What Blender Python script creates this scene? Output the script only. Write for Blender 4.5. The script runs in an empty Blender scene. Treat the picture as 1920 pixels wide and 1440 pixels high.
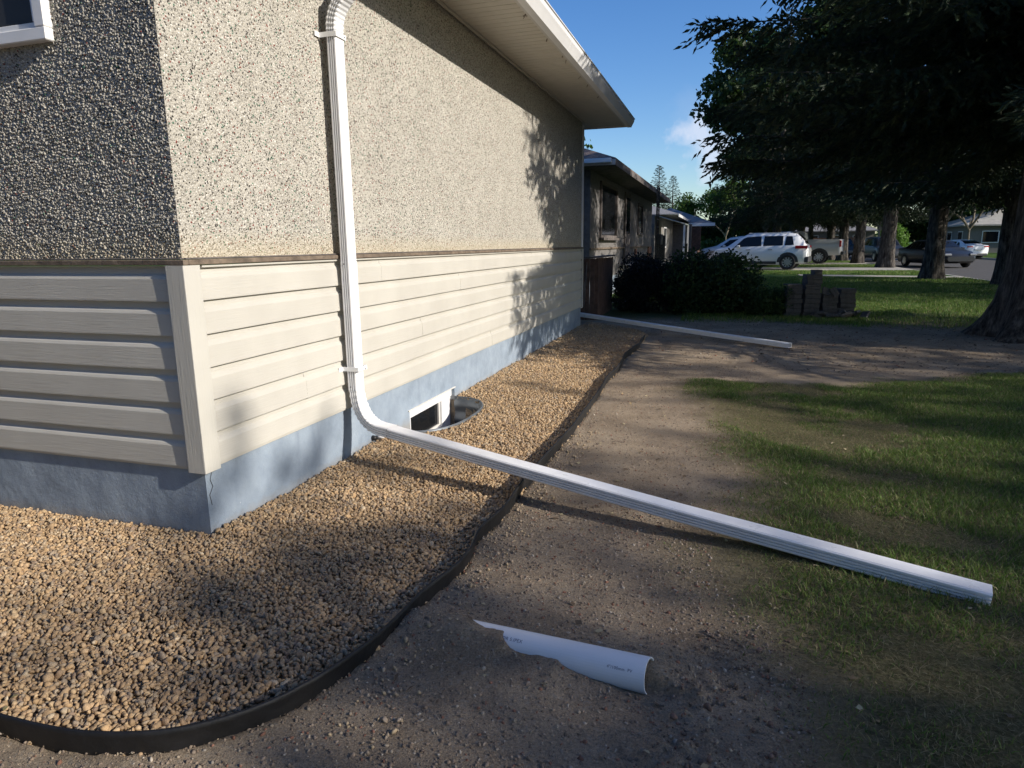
import bpy, math, random
import numpy as np
from mathutils import Vector, Matrix
R = math.radians
sc = bpy.context.scene
COL = sc.collection
# ---------------------------------------------------------------- camera
cam = bpy.data.objects.new('camera', bpy.data.cameras.new('camera')); COL.objects.link(cam)
CY, CP, CR, CF = .3086, .2054, -.0115, 1249.4
fw = Vector((-math.sin(CY)*math.cos(CP), math.cos(CY)*math.cos(CP), -math.sin(CP)))
rt = Vector((math.cos(CY), math.sin(CY), 0)); up = rt.cross(fw)
rt, up = rt*math.cos(CR)+up*math.sin(CR), up*math.cos(CR)-rt*math.sin(CR)
cam.matrix_world = Matrix(((rt.x, up.x, -fw.x, 2.212), (rt.y, up.y, -fw.y, -2.3287), (rt.z, up.z, -fw.z, 1.31), (0, 0, 0, 1)))
cam.data.sensor_width = 36; cam.data.lens = 36*CF/1920; cam.data.clip_start = .05; cam.data.clip_end = 3000
sc.camera = cam
# ---------------------------------------------------------------- light
SUN_EL, SUN_AZ = 27.0, 8.0      # azimuth: degrees from +X towards -Y
SUN_E, SKY_E = 4.5, .112
world = bpy.data.worlds.new("World"); sc.world = world; world.use_nodes = True
wt = world.node_tree; wt.nodes.clear()
def wn(t, **k):
    n = wt.nodes.new(t)
    for a, b in k.items(): setattr(n, a, b)
    return n
wo = wn('ShaderNodeOutputWorld'); bg = wn('ShaderNodeBackground'); sky = wn('ShaderNodeTexSky', sky_type='NISHITA', sun_disc=False)
sky.sun_elevation = R(SUN_EL); sky.sun_rotation = R(90+SUN_AZ); sky.air_density = 1.0; sky.dust_density = .6; sky.ozone_density = 3.0
bg.inputs[1].default_value = SKY_E
tc = wn('ShaderNodeTexCoord')
cn = wn('ShaderNodeTexNoise'); cn.inputs['Scale'].default_value = 22; cn.inputs['Detail'].default_value = 7; cn.inputs['Roughness'].default_value = .55
wt.links.new(tc.outputs['Generated'], cn.inputs['Vector'])
def cloud(d, rad, soft, amt):
    v = wn('ShaderNodeVectorMath', operation='DISTANCE'); wt.links.new(tc.outputs['Generated'], v.inputs[0]); v.inputs[1].default_value = d
    a = wn('ShaderNodeMath', operation='MULTIPLY_ADD'); wt.links.new(cn.outputs['Fac'], a.inputs[0]); a.inputs[1].default_value = -amt
    wt.links.new(v.outputs['Value'], a.inputs[2])
    m = wn('ShaderNodeMapRange'); wt.links.new(a.outputs[0], m.inputs[0])
    m.inputs[1].default_value = rad-amt*.5; m.inputs[2].default_value = rad-amt*.5-soft; m.inputs[3].default_value = 0; m.inputs[4].default_value = 1
    return m.outputs[0]
def pdir(x, y):
    d = fw + rt*((x-960)/CF) - up*((y-720)/CF); d.normalize(); return d
c1 = cloud(pdir(1325, 280), .045, .03, .13)
c2 = cloud(pdir(1300, 212), .03, .09, .09)
hs = wn('ShaderNodeHueSaturation'); hs.inputs['Saturation'].default_value = 1.28; hs.inputs['Value'].default_value = 1.12; hs.inputs['Hue'].default_value = .51
wt.links.new(sky.outputs[0], hs.inputs['Color'])
m1 = wn('ShaderNodeMixRGB'); wt.links.new(hs.outputs[0], m1.inputs[1]); m1.inputs[2].default_value = (5.2, 5.6, 6.6, 1)
mm = wn('ShaderNodeMath', operation='MULTIPLY'); wt.links.new(c1, mm.inputs[0]); mm.inputs[1].default_value = .7; wt.links.new(mm.outputs[0], m1.inputs[0])
m2 = wn('ShaderNodeMixRGB'); wt.links.new(m1.outputs[0], m2.inputs[1]); m2.inputs[2].default_value = (4.5, 4.8, 5.8, 1)
mm = wn('ShaderNodeMath', operation='MULTIPLY'); wt.links.new(c2, mm.inputs[0]); mm.inputs[1].default_value = .3; wt.links.new(mm.outputs[0], m2.inputs[0])
wt.links.new(m2.outputs[0], bg.inputs[0]); wt.links.new(bg.outputs[0], wo.inputs[0])
sl = bpy.data.lights.new('sun', 'SUN'); sl.energy = SUN_E; sl.angle = R(.55); sl.color = (1, .925, .82)
so = bpy.data.objects.new('sun', sl); COL.objects.link(so)
sd = Vector((math.cos(R(SUN_EL))*math.cos(R(SUN_AZ)), -math.cos(R(SUN_EL))*math.sin(R(SUN_AZ)), math.sin(R(SUN_EL))))
so.rotation_euler = sd.to_track_quat('Z', 'Y').to_euler()
sc.view_settings.view_transform = 'Standard'; sc.view_settings.look = 'None'
sc.view_settings.exposure = 0.42; sc.view_settings.gamma = 1
sc.render.engine = 'CYCLES'; sc.cycles.max_bounces = 6; sc.cycles.transparent_max_bounces = 8
sc.cycles.use_adaptive_sampling = True; sc.cycles.adaptive_threshold = .02
# ---------------------------------------------------------------- materials
class MT:
    def __init__(s, name):
        s.m = bpy.data.materials.new(name); s.m.use_nodes = True; s.t = s.m.node_tree; s.b = s.t.nodes['Principled BSDF']
    def n(s, t, **k):
        n = s.t.nodes.new(t)
        for a, b in k.items():
            if a.startswith('_'): n.inputs[int(a[1:]) if a[1:].isdigit() else a[1:].replace('_', ' ')].default_value = b
            else: setattr(n, a, b)
        return n
    def l(s, a, b): s.t.links.new(a, b)
    def obj(s, scale=(1, 1, 1)):
        if not hasattr(s, 'tc'): s.tc = s.n('ShaderNodeTexCoord')
        mp = s.n('ShaderNodeMapping'); s.l(s.tc.outputs['Object'], mp.inputs[0]); mp.inputs['Scale'].default_value = scale; return mp.outputs[0]
    def noise(s, sc_, det=4, rough=.55, scale=(1, 1, 1)):
        n = s.n('ShaderNodeTexNoise'); n.inputs['Scale'].default_value = sc_; n.inputs['Detail'].default_value = det; n.inputs['Roughness'].default_value = rough
        s.l(s.obj(scale), n.inputs['Vector']); return n
    def ramp(s, src, stops, interp='LINEAR'):
        r = s.n('ShaderNodeValToRGB'); s.l(src, r.inputs[0]); cr = r.color_ramp; cr.interpolation = interp
        while len(cr.elements) < len(stops): cr.elements.new(.5)
        for e, (p, c) in zip(cr.elements, stops): e.position = p; e.color = (*c, 1) if len(c) == 3 else c
        return r.outputs[0]
    def mix(s, f, a, b, mode='MIX'):
        m = s.n('ShaderNodeMixRGB', blend_type=mode)
        for i, v in ((0, f), (1, a), (2, b)):
            if hasattr(v, 'links') or hasattr(v, 'node'): s.l(v, m.inputs[i])
            else: m.inputs[i].default_value = v if i == 0 else ((*v, 1) if len(v) == 3 else v)
        return m.outputs[0]
    def bump(s, src, st=.5, dist=.01, prev=None):
        b = s.n('ShaderNodeBump'); b.inputs['Strength'].default_value = st; b.inputs['Distance'].default_value = dist; s.l(src, b.inputs['Height'])
        if prev is not None: s.l(prev, b.inputs['Normal'])
        return b.outputs[0]
    def set(s, color=None, rough=None, metal=None, spec=None, normal=None):
        for k, v in (('Base Color', color), ('Roughness', rough), ('Metallic', metal), ('Specular IOR Level', spec), ('Normal', normal)):
            if v is None: continue
            if hasattr(v, 'node'): s.l(v, s.b.inputs[k])
            else: s.b.inputs[k].default_value = (*v, 1) if isinstance(v, tuple) and len(v) == 3 else v
        return s.m
def plain(name, c, rough=.5, metal=0, var=.12, ns=6, bump=0, bs=40, spec=.5):
    m = MT(name); n = m.noise(ns, 4)
    col = m.ramp(n.outputs['Fac'], [(.3, tuple(v*(1-var) for v in c)), (.7, tuple(min(1, v*(1+var)) for v in c))])
    nm = None
    if bump: nm = m.bump(m.noise(bs, 3).outputs['Fac'], 1, bump)
    return m.set(col, rough, metal, spec, nm)
def attr_mat(name, rough=.8, trans=0, varn=0, bump=0, bs=60):
    m = MT(name); a = m.n('ShaderNodeAttribute', attribute_name='col'); c = a.outputs['Color']
    if varn:
        c = m.mix(1.0, c, m.ramp(m.noise(varn, 3).outputs['Fac'], [(.3, (.75, .75, .75)), (.7, (1.2, 1.2, 1.2))]), 'MULTIPLY')
    nm = m.bump(m.noise(bs, 3).outputs['Fac'], 1, bump) if bump else None
    m.set(c, rough, None, .3, nm)
    if trans:
        t = m.n('ShaderNodeBsdfTranslucent'); m.l(c, t.inputs['Color']); x = m.n('ShaderNodeMixShader'); x.inputs[0].default_value = trans
        m.l(m.b.outputs[0], x.inputs[1]); m.l(t.outputs[0], x.inputs[2]); m.l(x.outputs[0], m.t.nodes['Material Output'].inputs[0])
    return m.m
# stone dash stucco: pale, rust and green chips; dark ones also paint in shadowed pits
def stucco_mat(name, cell=.0082):
    m = MT(name)
    v = m.n('ShaderNodeTexVoronoi', feature='F1'); v.inputs['Scale'].default_value = 1/cell; m.l(m.obj(), v.inputs['Vector'])
    sep = m.n('ShaderNodeSeparateColor'); m.l(v.outputs['Color'], sep.inputs[0])
    base = m.ramp(sep.outputs[0], [(0, (.035, .032, .03)), (.085, (.2, .05, .04)), (.105, (.06, .15, .10)), (.13, (.19, .175, .15)), (.20, (.34, .32, .28)), (.40, (.45, .425, .37)), (.8, (.54, .51, .45)), (.93, (.68, .65, .59))], 'CONSTANT')
    cem = m.ramp(m.noise(3, 5).outputs['Fac'], [(.35, (.39, .365, .315)), (.65, (.47, .445, .39))])
    edge = m.ramp(v.outputs['Distance'], [(.46, (0, 0, 0)), (.64, (1, 1, 1))])
    col = m.mix(edge, base, cem)
    sp = m.n('ShaderNodeSeparateXYZ'); m.l(m.obj(), sp.inputs[0])     # sandy stain along the foot of the stucco
    zr = m.n('ShaderNodeMapRange'); m.l(sp.outputs[2], zr.inputs[0]); zr.inputs[1].default_value = 1.40; zr.inputs[2].default_value = 1.27; zr.inputs[3].default_value = 0; zr.inputs[4].default_value = .4
    col = m.mix(zr.outputs[0], col, (.52, .42, .26))
    inv = m.n('ShaderNodeMath', operation='SUBTRACT', _0=1.0); m.l(v.outputs['Distance'], inv.inputs[1])
    nb = m.bump(inv.outputs[0], .9, .006)
    nb = m.bump(m.noise(260, 3).outputs['Fac'], .5, .003, nb)
    return m.set(col, .85, None, .3, nb)
M = {}
M['stucco'] = stucco_mat('stone_dash_stucco')
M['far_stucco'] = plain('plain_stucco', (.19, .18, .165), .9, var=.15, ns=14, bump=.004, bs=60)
def wood_grain_siding():
    m = MT('cream_vinyl'); n = m.noise(14, 5, .6, (.25, .25, 6)); n2 = m.noise(2.5, 4)
    c = m.ramp(n2.outputs['Fac'], [(.3, (.46, .44, .395)), (.7, (.52, .50, .45))])
    w = m.noise(55, 4, .6, (.12, .12, 2.2))
    return m.set(c, .55, None, .35, m.bump(w.outputs['Fac'], .55, .0022))
M['siding'] = wood_grain_siding()
def post_mat():
    m = MT('cream_corner_vinyl'); c = m.ramp(m.noise(2.5, 4).outputs['Fac'], [(.3, (.47, .455, .41)), (.7, (.53, .51, .46))])
    return m.set(c, .55, None, .35, m.bump(m.noise(55, 4, .6, (2.2, 2.2, .12)).outputs['Fac'], .6, .002))
M['post'] = post_mat()
M['trim'] = plain('weathered_brown_trim', (.15, .115, .085), .8, var=.4, ns=18, bump=.003)
def found_mat():
    m = MT('blue_grey_painted_parging')
    c = m.ramp(m.noise(5, 6, .65).outputs['Fac'], [(.25, (.19, .235, .29)), (.5, (.26, .315, .385)), (.78, (.33, .39, .46))])
    ch = m.ramp(m.noise(16, 5, .7).outputs['Fac'], [(.69, (0, 0, 0)), (.71, (1, 1, 1))])
    c = m.mix(ch, c, (.50, .54, .58))
    dr = m.noise(7, 4, .6, (1, 1, .12)); c = m.mix(m.ramp(dr.outputs['Fac'], [(.58, (0, 0, 0)), (.75, (.4, .4, .4))]), c, (.13, .16, .22))
    sp = m.n('ShaderNodeSeparateXYZ'); m.l(m.obj(), sp.inputs[0])
    ad = m.n('ShaderNodeMath', operation='MULTIPLY_ADD', _1=.07); m.l(m.noise(20, 3).outputs['Fac'], ad.inputs[0]); m.l(sp.outputs[2], ad.inputs[2])
    zr = m.n('ShaderNodeMapRange'); m.l(ad.outputs[0], zr.inputs[0]); zr.inputs[1].default_value = .095; zr.inputs[2].default_value = .03; zr.inputs[3].default_value = 0; zr.inputs[4].default_value = .5
    c = m.mix(zr.outputs[0], c, (.33, .28, .21))
    nb = m.bump(m.noise(9, 4).outputs['Fac'], .6, .012); nb = m.bump(m.noise(120, 4, .7).outputs['Fac'], .6, .003, nb)
    return m.set(c, .75, None, .35, nb)
M['foundation'] = found_mat()
M['white_metal'] = plain('white_painted_aluminium', (.80, .80, .80), .32, var=.04, ns=5)
def dirty_white():
    m = MT('white_pipe_dusty'); c = m.ramp(m.noise(9, 5, .6).outputs['Fac'], [(.3, (.72, .72, .73)), (.7, (.82, .82, .83))])
    s = m.ramp(m.noise(34, 6, .7, (1, 1, 1)).outputs['Fac'], [(.66, (0, 0, 0)), (.74, (.35, .35, .35))]); c = m.mix(s, c, (.42, .38, .33))
    return m.set(c, m.ramp(m.noise(12, 4).outputs['Fac'], [(.3, (.25, .25, .25)), (.7, (.45, .45, .45))]), None, .5)
M['pipe'] = dirty_white()
M['soffit'] = plain('cream_soffit', (.62, .58, .50), .5, var=.05)
M['fascia'] = plain('pale_fascia', (.62, .60, .56), .45, var=.06)
M['dark_gap'] = plain('dark_brown_gap', (.05, .03, .02), .9)  # dark brown strip between soffit and fascia
M['screw'] = plain('screw_head', (.12, .11, .11), .5, .6)
M['shingle'] = plain('brown_shingle', (.16, .12, .10), .9, var=.35, ns=25, bump=.01, bs=30)
M['grey_shingle'] = plain('grey_shingle', (.22, .22, .23), .9, var=.3, ns=25, bump=.01, bs=30)
M['black_glass'] = MT('dark_glass').set((.010, .011, .013), .05, 0, .35)
M['matte_pane'] = plain('matte_black_pane', (.03, .03, .032), .6)  # matte black stand-in for dark window glass, keeps the sky reflection out
M['pvc'] = plain('white_pvc', (.74, .76, .79), .3, var=.03)
M['ink'] = plain('blue_black_ink', (.06, .08, .14), .6)
M['galv'] = plain('galvanised_steel', (.15, .165, .18), .5, .5, var=.2, ns=12)
M['edging'] = plain('black_plastic', (.007, .007, .008), .6, var=.5, ns=14, bump=.004, bs=20)
M['stone'] = attr_mat('gravel_stone', .75, varn=90, bump=.002, bs=300)
M['pebble'] = attr_mat('soil_pebble', .9, varn=60)
M['grass'] = attr_mat('grass_blades', .6, .35)
M['needle'] = attr_mat('needles', .65, .12)
M['leaf'] = attr_mat('leaves', .55, .4)
def bark_mat():
    m = MT('furrowed_bark'); n = m.noise(13, 7, .72, (1, 1, .22))
    c = m.ramp(n.outputs['Fac'], [(.36, (.014, .012, .011)), (.5, (.07, .062, .055)), (.64, (.16, .145, .128))])
    return m.set(c, .95, None, .15, m.bump(n.outputs['Fac'], 1, .05))
M['bark'] = bark_mat()
M['pale_bark'] = plain('pale_bark', (.20, .17, .13), .95, var=.35, ns=10, bump=.02, bs=14)
def ground_mat():
    m = MT('soil_and_turf')
    a = m.n('ShaderNodeAttribute', attribute_name='grass').outputs['Fac']
    d = m.ramp(m.noise(2.2, 7, .6).outputs['Fac'], [(.28, (.22, .17, .122)), (.5, (.34, .268, .192)), (.72, (.46, .37, .268))])
    g = m.ramp(m.noise(150, 5, .8).outputs['Fac'], [(.3, (.5, .5, .5)), (.5, (1, 1, 1)), (.7, (1.55, 1.5, 1.42))]); d = m.mix(1.0, d, g, 'MULTIPLY')
    v = m.n('ShaderNodeTexVoronoi'); v.inputs['Scale'].default_value = 120; m.l(m.obj(), v.inputs['Vector'])
    s = m.n('ShaderNodeSeparateColor'); m.l(v.outputs['Color'], s.inputs[0])
    d = m.mix(m.ramp(s.outputs[0], [(.90, (0, 0, 0)), (.92, (.7, .7, .7))]), d, (.36, .31, .25))
    soil = m.ramp(m.noise(70, 7, .75).outputs['Fac'], [(.3, (.045, .042, .022)), (.5, (.12, .11, .052)), (.7, (.24, .21, .12))])
    far = m.ramp(m.noise(1.2, 6, .6).outputs['Fac'], [(.3, (.035, .075, .012)), (.7, (.075, .135, .025))])
    sp = m.n('ShaderNodeSeparateXYZ'); m.l(m.obj(), sp.inputs[0]); fr = m.n('ShaderNodeMapRange'); m.l(sp.outputs[1], fr.inputs[0]); fr.inputs[1].default_value = 9; fr.inputs[2].default_value = 13
    soil = m.mix(fr.outputs[0], soil, far)
    c = m.mix(a, d, soil)
    nb = m.bump(m.noise(60, 6, .75).outputs['Fac'], 1, .02); nb = m.bump(v.outputs['Distance'], .5, .006, nb)
    return m.set(c, .95, None, .15, nb)
M['ground'] = ground_mat()
def asphalt():
    m = MT('asphalt'); c = m.ramp(m.noise(4, 6, .7).outputs['Fac'], [(.3, (.055, .052, .05)), (.7, (.10, .095, .09))])
    c = m.mix(m.ramp(m.noise(120, 3).outputs['Fac'], [(.55, (0, 0, 0)), (.7, (.6, .6, .6))]), c, (.16, .15, .14)); return m.set(c, .9, None, .3, m.bump(m.noise(90, 3).outputs['Fac'], .6, .006))
M['asphalt'] = asphalt()
M['concrete'] = plain('concrete', (.36, .34, .30), .9, var=.15, ns=3, bump=.003)
M['paver'] = plain('grey_paver', (.085, .08, .078), .95, var=.3, ns=20, bump=.006, bs=60)
M['board'] = plain('brown_stained_board', (.11, .062, .045), .85, var=.4, ns=9, bump=.004)
M['board2'] = plain('grey_weathered_cap', (.12, .105, .098), .9, var=.4, ns=9)
M['cedar'] = plain('cedar_fence', (.30, .14, .07), .85, var=.25)
M['tyre'] = plain('tyre_rubber', (.02, .02, .02), .8)
M['alloy'] = plain('alloy', (.55, .55, .56), .3, .8)
M['cladding'] = plain('dark_cladding', (.035, .036, .038), .6)
M['red_lens'] = MT('red_lens').set((.45, .01, .015), .15, 0, .6)
M['lamp_lens'] = MT('lamp_lens').set((.35, .36, .38), .1, .3, .6)
M['plate'] = plain('plate', (.6, .62, .62), .5)
def paint(n, c): 
    m = MT(n); m.b.inputs['Coat Weight'].default_value = .6 if c[0] > .05 else .12; m.b.inputs['Coat Roughness'].default_value = .05; return m.set(c, .4, 0, .5)
M['paint_white'] = paint('white_paint', (.78, .79, .80)); M['paint_silver'] = paint('silver_paint', (.50, .51, .52))
M['paint_black'] = paint('black_paint', (.015, .016, .018)); M['paint_red'] = paint('red_paint', (.35, .02, .02)); M['paint_blue'] = paint('blue_paint', (.10, .16, .26))
M['iron'] = plain('black_iron', (.012, .012, .013), .5)
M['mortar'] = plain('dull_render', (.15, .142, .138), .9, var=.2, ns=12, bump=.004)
M['brick'] = plain('rusty_brick', (.20, .10, .065), .9, var=.35, ns=12)
M['awning_a'] = plain('awning_white', (.6, .62, .58), .6); M['awning_b'] = plain('awning_green', (.14, .22, .16), .6)
M['twig'] = plain('twig', (.16, .12, .08), .9)
# ---------------------------------------------------------------- mesh helpers
def tag(o, label=None, cat=None, group=None, kind=None):
    for k, v in (('label', label), ('category', cat), ('group', group), ('kind', kind)):
        if v: o[k] = v
    return o
def empty(name, loc=(0, 0, 0), rz=0, **k):
    o = bpy.data.objects.new(name, None); COL.objects.link(o); o.location = loc; o.rotation_euler = (0, 0, rz); o.empty_display_size = .1
    return tag(o, **k)
def mk(name, V, F, mat, parent=None, smooth=False, cols=None, fattr=None, matidx=None):
    me = bpy.data.meshes.new(name)
    V = np.asarray(V, np.float32).reshape(-1, 3)
    if isinstance(F, np.ndarray):
        nf, k = F.shape; me.vertices.add(len(V)); me.vertices.foreach_set('co', V.ravel())
        me.loops.add(nf*k); me.loops.foreach_set('vertex_index', F.astype(np.int32).ravel()); me.polygons.add(nf)
        me.polygons.foreach_set('loop_start', np.arange(0, nf*k, k, dtype=np.int32)); me.polygons.foreach_set('loop_total', np.full(nf, k, np.int32))
        me.update(calc_edges=True); me.validate()
    else: me.from_pydata(V.tolist(), [], [list(f) for f in F]); me.update()
    for m in (mat if isinstance(mat, (list, tuple)) else [mat]): me.materials.append(m)
    if matidx is not None: me.polygons.foreach_set('material_index', np.asarray(matidx, np.int32))
    if smooth: me.polygons.foreach_set('use_smooth', np.ones(len(me.polygons), bool))
    if cols is not None:
        a = me.attributes.new('col', 'FLOAT_COLOR', 'POINT'); c = np.ones((len(V), 4), np.float32); c[:, :3] = cols; a.data.foreach_set('color', c.ravel())
    if fattr:
        for k, v in fattr.items(): a = me.attributes.new(k, 'FLOAT', 'POINT'); a.data.foreach_set('value', np.asarray(v, np.float32))
    o = bpy.data.objects.new(name, me); COL.objects.link(o)
    if parent is not None: o.parent = parent
    return o
class MB:
    def __init__(s): s.V = []; s.F = []
    def add(s, V, F):
        n = len(s.V); s.V += [tuple(v) for v in V]; s.F += [[i+n for i in f] for f in F]; return s
    def box(s, a, b, rz=0, c=None, bev=0):
        (x0, y0, z0), (x1, y1, z1) = a, b
        if bev:
            e = min(bev, (x1-x0)/2.1, (y1-y0)/2.1, (z1-z0)/2.1); V = []
            for z, q in ((z0, e), (z0+e, 0), (z1-e, 0), (z1, e)):
                V += [(x0+q, y0+q, z), (x1-q, y0+q, z), (x1-q, y1-q, z), (x0+q, y1-q, z)]
            F = [(3, 2, 1, 0), (12, 13, 14, 15)]
            for k in range(3): F += [(4*k+i, 4*k+(i+1) % 4, 4*k+4+(i+1) % 4, 4*k+4+i) for i in range(4)]
        else:
            V = [(x0, y0, z0), (x1, y0, z0), (x1, y1, z0), (x0, y1, z0), (x0, y0, z1), (x1, y0, z1), (x1, y1, z1), (x0, y1, z1)]
            F = [(3, 2, 1, 0), (4, 5, 6, 7), (0, 1, 5, 4), (1, 2, 6, 5), (2, 3, 7, 6), (3, 0, 4, 7)]
        if rz:
            c = c or ((x0+x1)/2, (y0+y1)/2); cs, sn = math.cos(rz), math.sin(rz)
            V = [(c[0]+(x-c[0])*cs-(y-c[1])*sn, c[1]+(x-c[0])*sn+(y-c[1])*cs, z) for x, y, z in V]
        return s.add(V, F)
    def tube(s, P, r, n=8, cap=True):
        P = [Vector(p) for p in P]; r = r if hasattr(r, '__len__') else [r]*len(P); V = []; F = []; u = None
        for i, p in enumerate(P):
            d = (P[min(i+1, len(P)-1)]-P[max(i-1, 0)]).normalized()
            if u is None: u = d.orthogonal().normalized()
            u = (u-d*u.dot(d)).normalized(); w = d.cross(u)
            V += [p+(u*math.cos(a)+w*math.sin(a))*r[i] for a in [2*math.pi*k/n for k in range(n)]]
            if i: F += [((i-1)*n+k, (i-1)*n+(k+1) % n, i*n+(k+1) % n, i*n+k) for k in range(n)]
        if cap: F += [tuple(range(n))[::-1], tuple(range((len(P)-1)*n, len(P)*n))]
        return s.add(V, F)
    def build(s, name, mat, parent=None, smooth=False): return mk(name, s.V, s.F, mat, parent, smooth)
def box(name, a, b, mat, parent=None, bev=.002, rz=0): return MB().box(a, b, rz, None, bev).build(name, mat, parent)
def hsh(ix, iy, seed=0):
    n = (ix.astype(np.int64)*374761393+iy.astype(np.int64)*668265263+seed*974634777) & 0x7fffffff
    n = ((n ^ (n >> 13))*1274126177) & 0x7fffffff; n = ((n ^ (n >> 16))*1911520717) & 0x7fffffff
    return ((n ^ (n >> 15)) & 0xffffff)/float(0xffffff)
def vn(x, y, s, seed=0):
    x = np.asarray(x, float)/s+1000.3; y = np.asarray(y, float)/s+1000.7; ix = np.floor(x); iy = np.floor(y); fx = x-ix; fy = y-iy; fx = fx*fx*(3-2*fx); fy = fy*fy*(3-2*fy)
    return (hsh(ix, iy, seed)*(1-fx)+hsh(ix+1, iy, seed)*fx)*(1-fy)+(hsh(ix, iy+1, seed)*(1-fx)+hsh(ix+1, iy+1, seed)*fx)*fy
def fbm(x, y, s, seed=0, o=4):
    t = 0; a = 1; w = 0
    for k in range(o): t = t+vn(x, y, s/2**k, seed+k*17)*a; w += a; a *= .5
    return t/w
def cells(u, v, c, seed=0):
    x = u/c+500; y = v/c+500; ix = np.floor(x); iy = np.floor(y); best = np.full(x.shape, 9.); hv = np.zeros(x.shape)
    for dx in (-1, 0, 1):
        for dy in (-1, 0, 1):
            a = ix+dx; b = iy+dy; px = a+.5+(hsh(a, b, seed)-.5)*.9; py = b+.5+(hsh(a, b, seed+5)-.5)*.9
            d = (x-px)**2+(y-py)**2; k = d < best; best = np.where(k, d, best); hv = np.where(k, hsh(a, b, seed+9), hv)
    return np.sqrt(best), hv
def grid_faces(nu, nv):
    i = np.arange(nu-1)[:, None]*nv+np.arange(nv-1)[None, :]; return np.stack([i, i+nv, i+nv+1, i+1], -1).reshape(-1, 4)
def sstep(a, b, x): t = np.clip((x-a)/(b-a), 0, 1); return t*t*(3-2*t)
rng = np.random.default_rng(7); random.seed(7)
# ---------------------------------------------------------------- ground
EDGE = [(-1.3, -.92), (-.7, -1.05), (-.2, -1.15), (.1, -1.2), (.36, -1.225), (.64, -1.215), (.85, -1.15), (1.0, -1.03), (1.1, -.87), (1.16, -.67), (1.19, -.45), (1.2, -.26), (1.24, .05), (1.215, .3), (1.26, .63), (1.235, 1.14), (1.23, 1.77), (1.215, 2.32), (1.205, 3.3), (1.185, 4.3), (1.16, 5.67), (1.2, 6.9)]
def spline(P, per=8):
    P = [np.array(p, float) for p in P]; P = [2*P[0]-P[1]]+P+[2*P[-1]-P[-2]]; out = []
    for i in range(1, len(P)-2):
        for k in range(per):
            t = k/per; a, b, c, d = P[i-1:i+3]; out.append(.5*((2*b)+(-a+c)*t+(2*a-5*b+4*c-d)*t*t+(-a+3*b-3*c+d)*t**3))
    out.append(P[-2]); return np.array(out)
ES = spline(EDGE, 8)
ES[:, 0] += (vn(ES[:, 1], ES[:, 0]*0, .45, 3)-.5)*.07*sstep(-.7, .0, ES[:, 1])
GPOLY = np.vstack([ES, [(1.17, 7.5), (.95, 8.0), (.35, 8.75), (-.1, 8.9), (-.1, .1), (-2, .1), (-2, -.85)]])
def inpoly(x, y, P):
    r = np.zeros(x.shape, bool); j = len(P)-1
    for i in range(len(P)):
        xi, yi = P[i]; xj, yj = P[j]
        if yi != yj: r ^= ((yi > y) != (yj > y)) & (x < (xj-xi)*(y-yi)/(yj-yi)+xi)
        j = i
    return r
WY0, WY1, WX = 1.80, 2.93, .385                       # window well
def inwell(x, y, g=0): return (x < WX+g) & (x > -.2) & (np.abs((y-(WY0+WY1)/2)/((WY1-WY0)/2+g))**2.6+np.clip(x/(WX+g), 0, 9)**2.6 < 1)
PA, PB = np.array([1.40, -.375]), np.array([2.055, -.505])   # buried pipe axis, far end first
PD = (PB-PA)/np.linalg.norm(PB-PA); PL = float(np.linalg.norm(PB-PA)); PR = .054
def ptop(s): return .030+(.083-.030)*np.clip(s, -.3, 1)
def edge_dist(x, y):
    d = np.full(np.shape(x), 9.)
    for a in ES[::3]: d = np.minimum(d, np.hypot(x-a[0], y-a[1]))
    return d
def grassmask(x, y):
    w = (fbm(x, y, .9, 21, 5)-.5)
    bx = np.interp(y, [-1.5, -.4, -.1, .4, 1.6, 3.6, 6], [2.40, 2.38, 2.28, 2.14, 2.16, 1.98, 1.9])
    ty = np.interp(x, [1.9, 3.3, 5.1, 7, 10], [4.1, 4.4, 5.6, 6.4, 7.2])
    near = sstep(-.22, .38, x-bx+w*.9)*sstep(-.35, .5, ty-y+w*1.8)
    far = sstep(-.5, .6, y-np.interp(x, [0, 3, 4.2, 6, 8], [9.6, 9.5, 9.3, 9.6, 9.0])+w*1.5)
    return np.clip(near+far, 0, 1)
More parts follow.
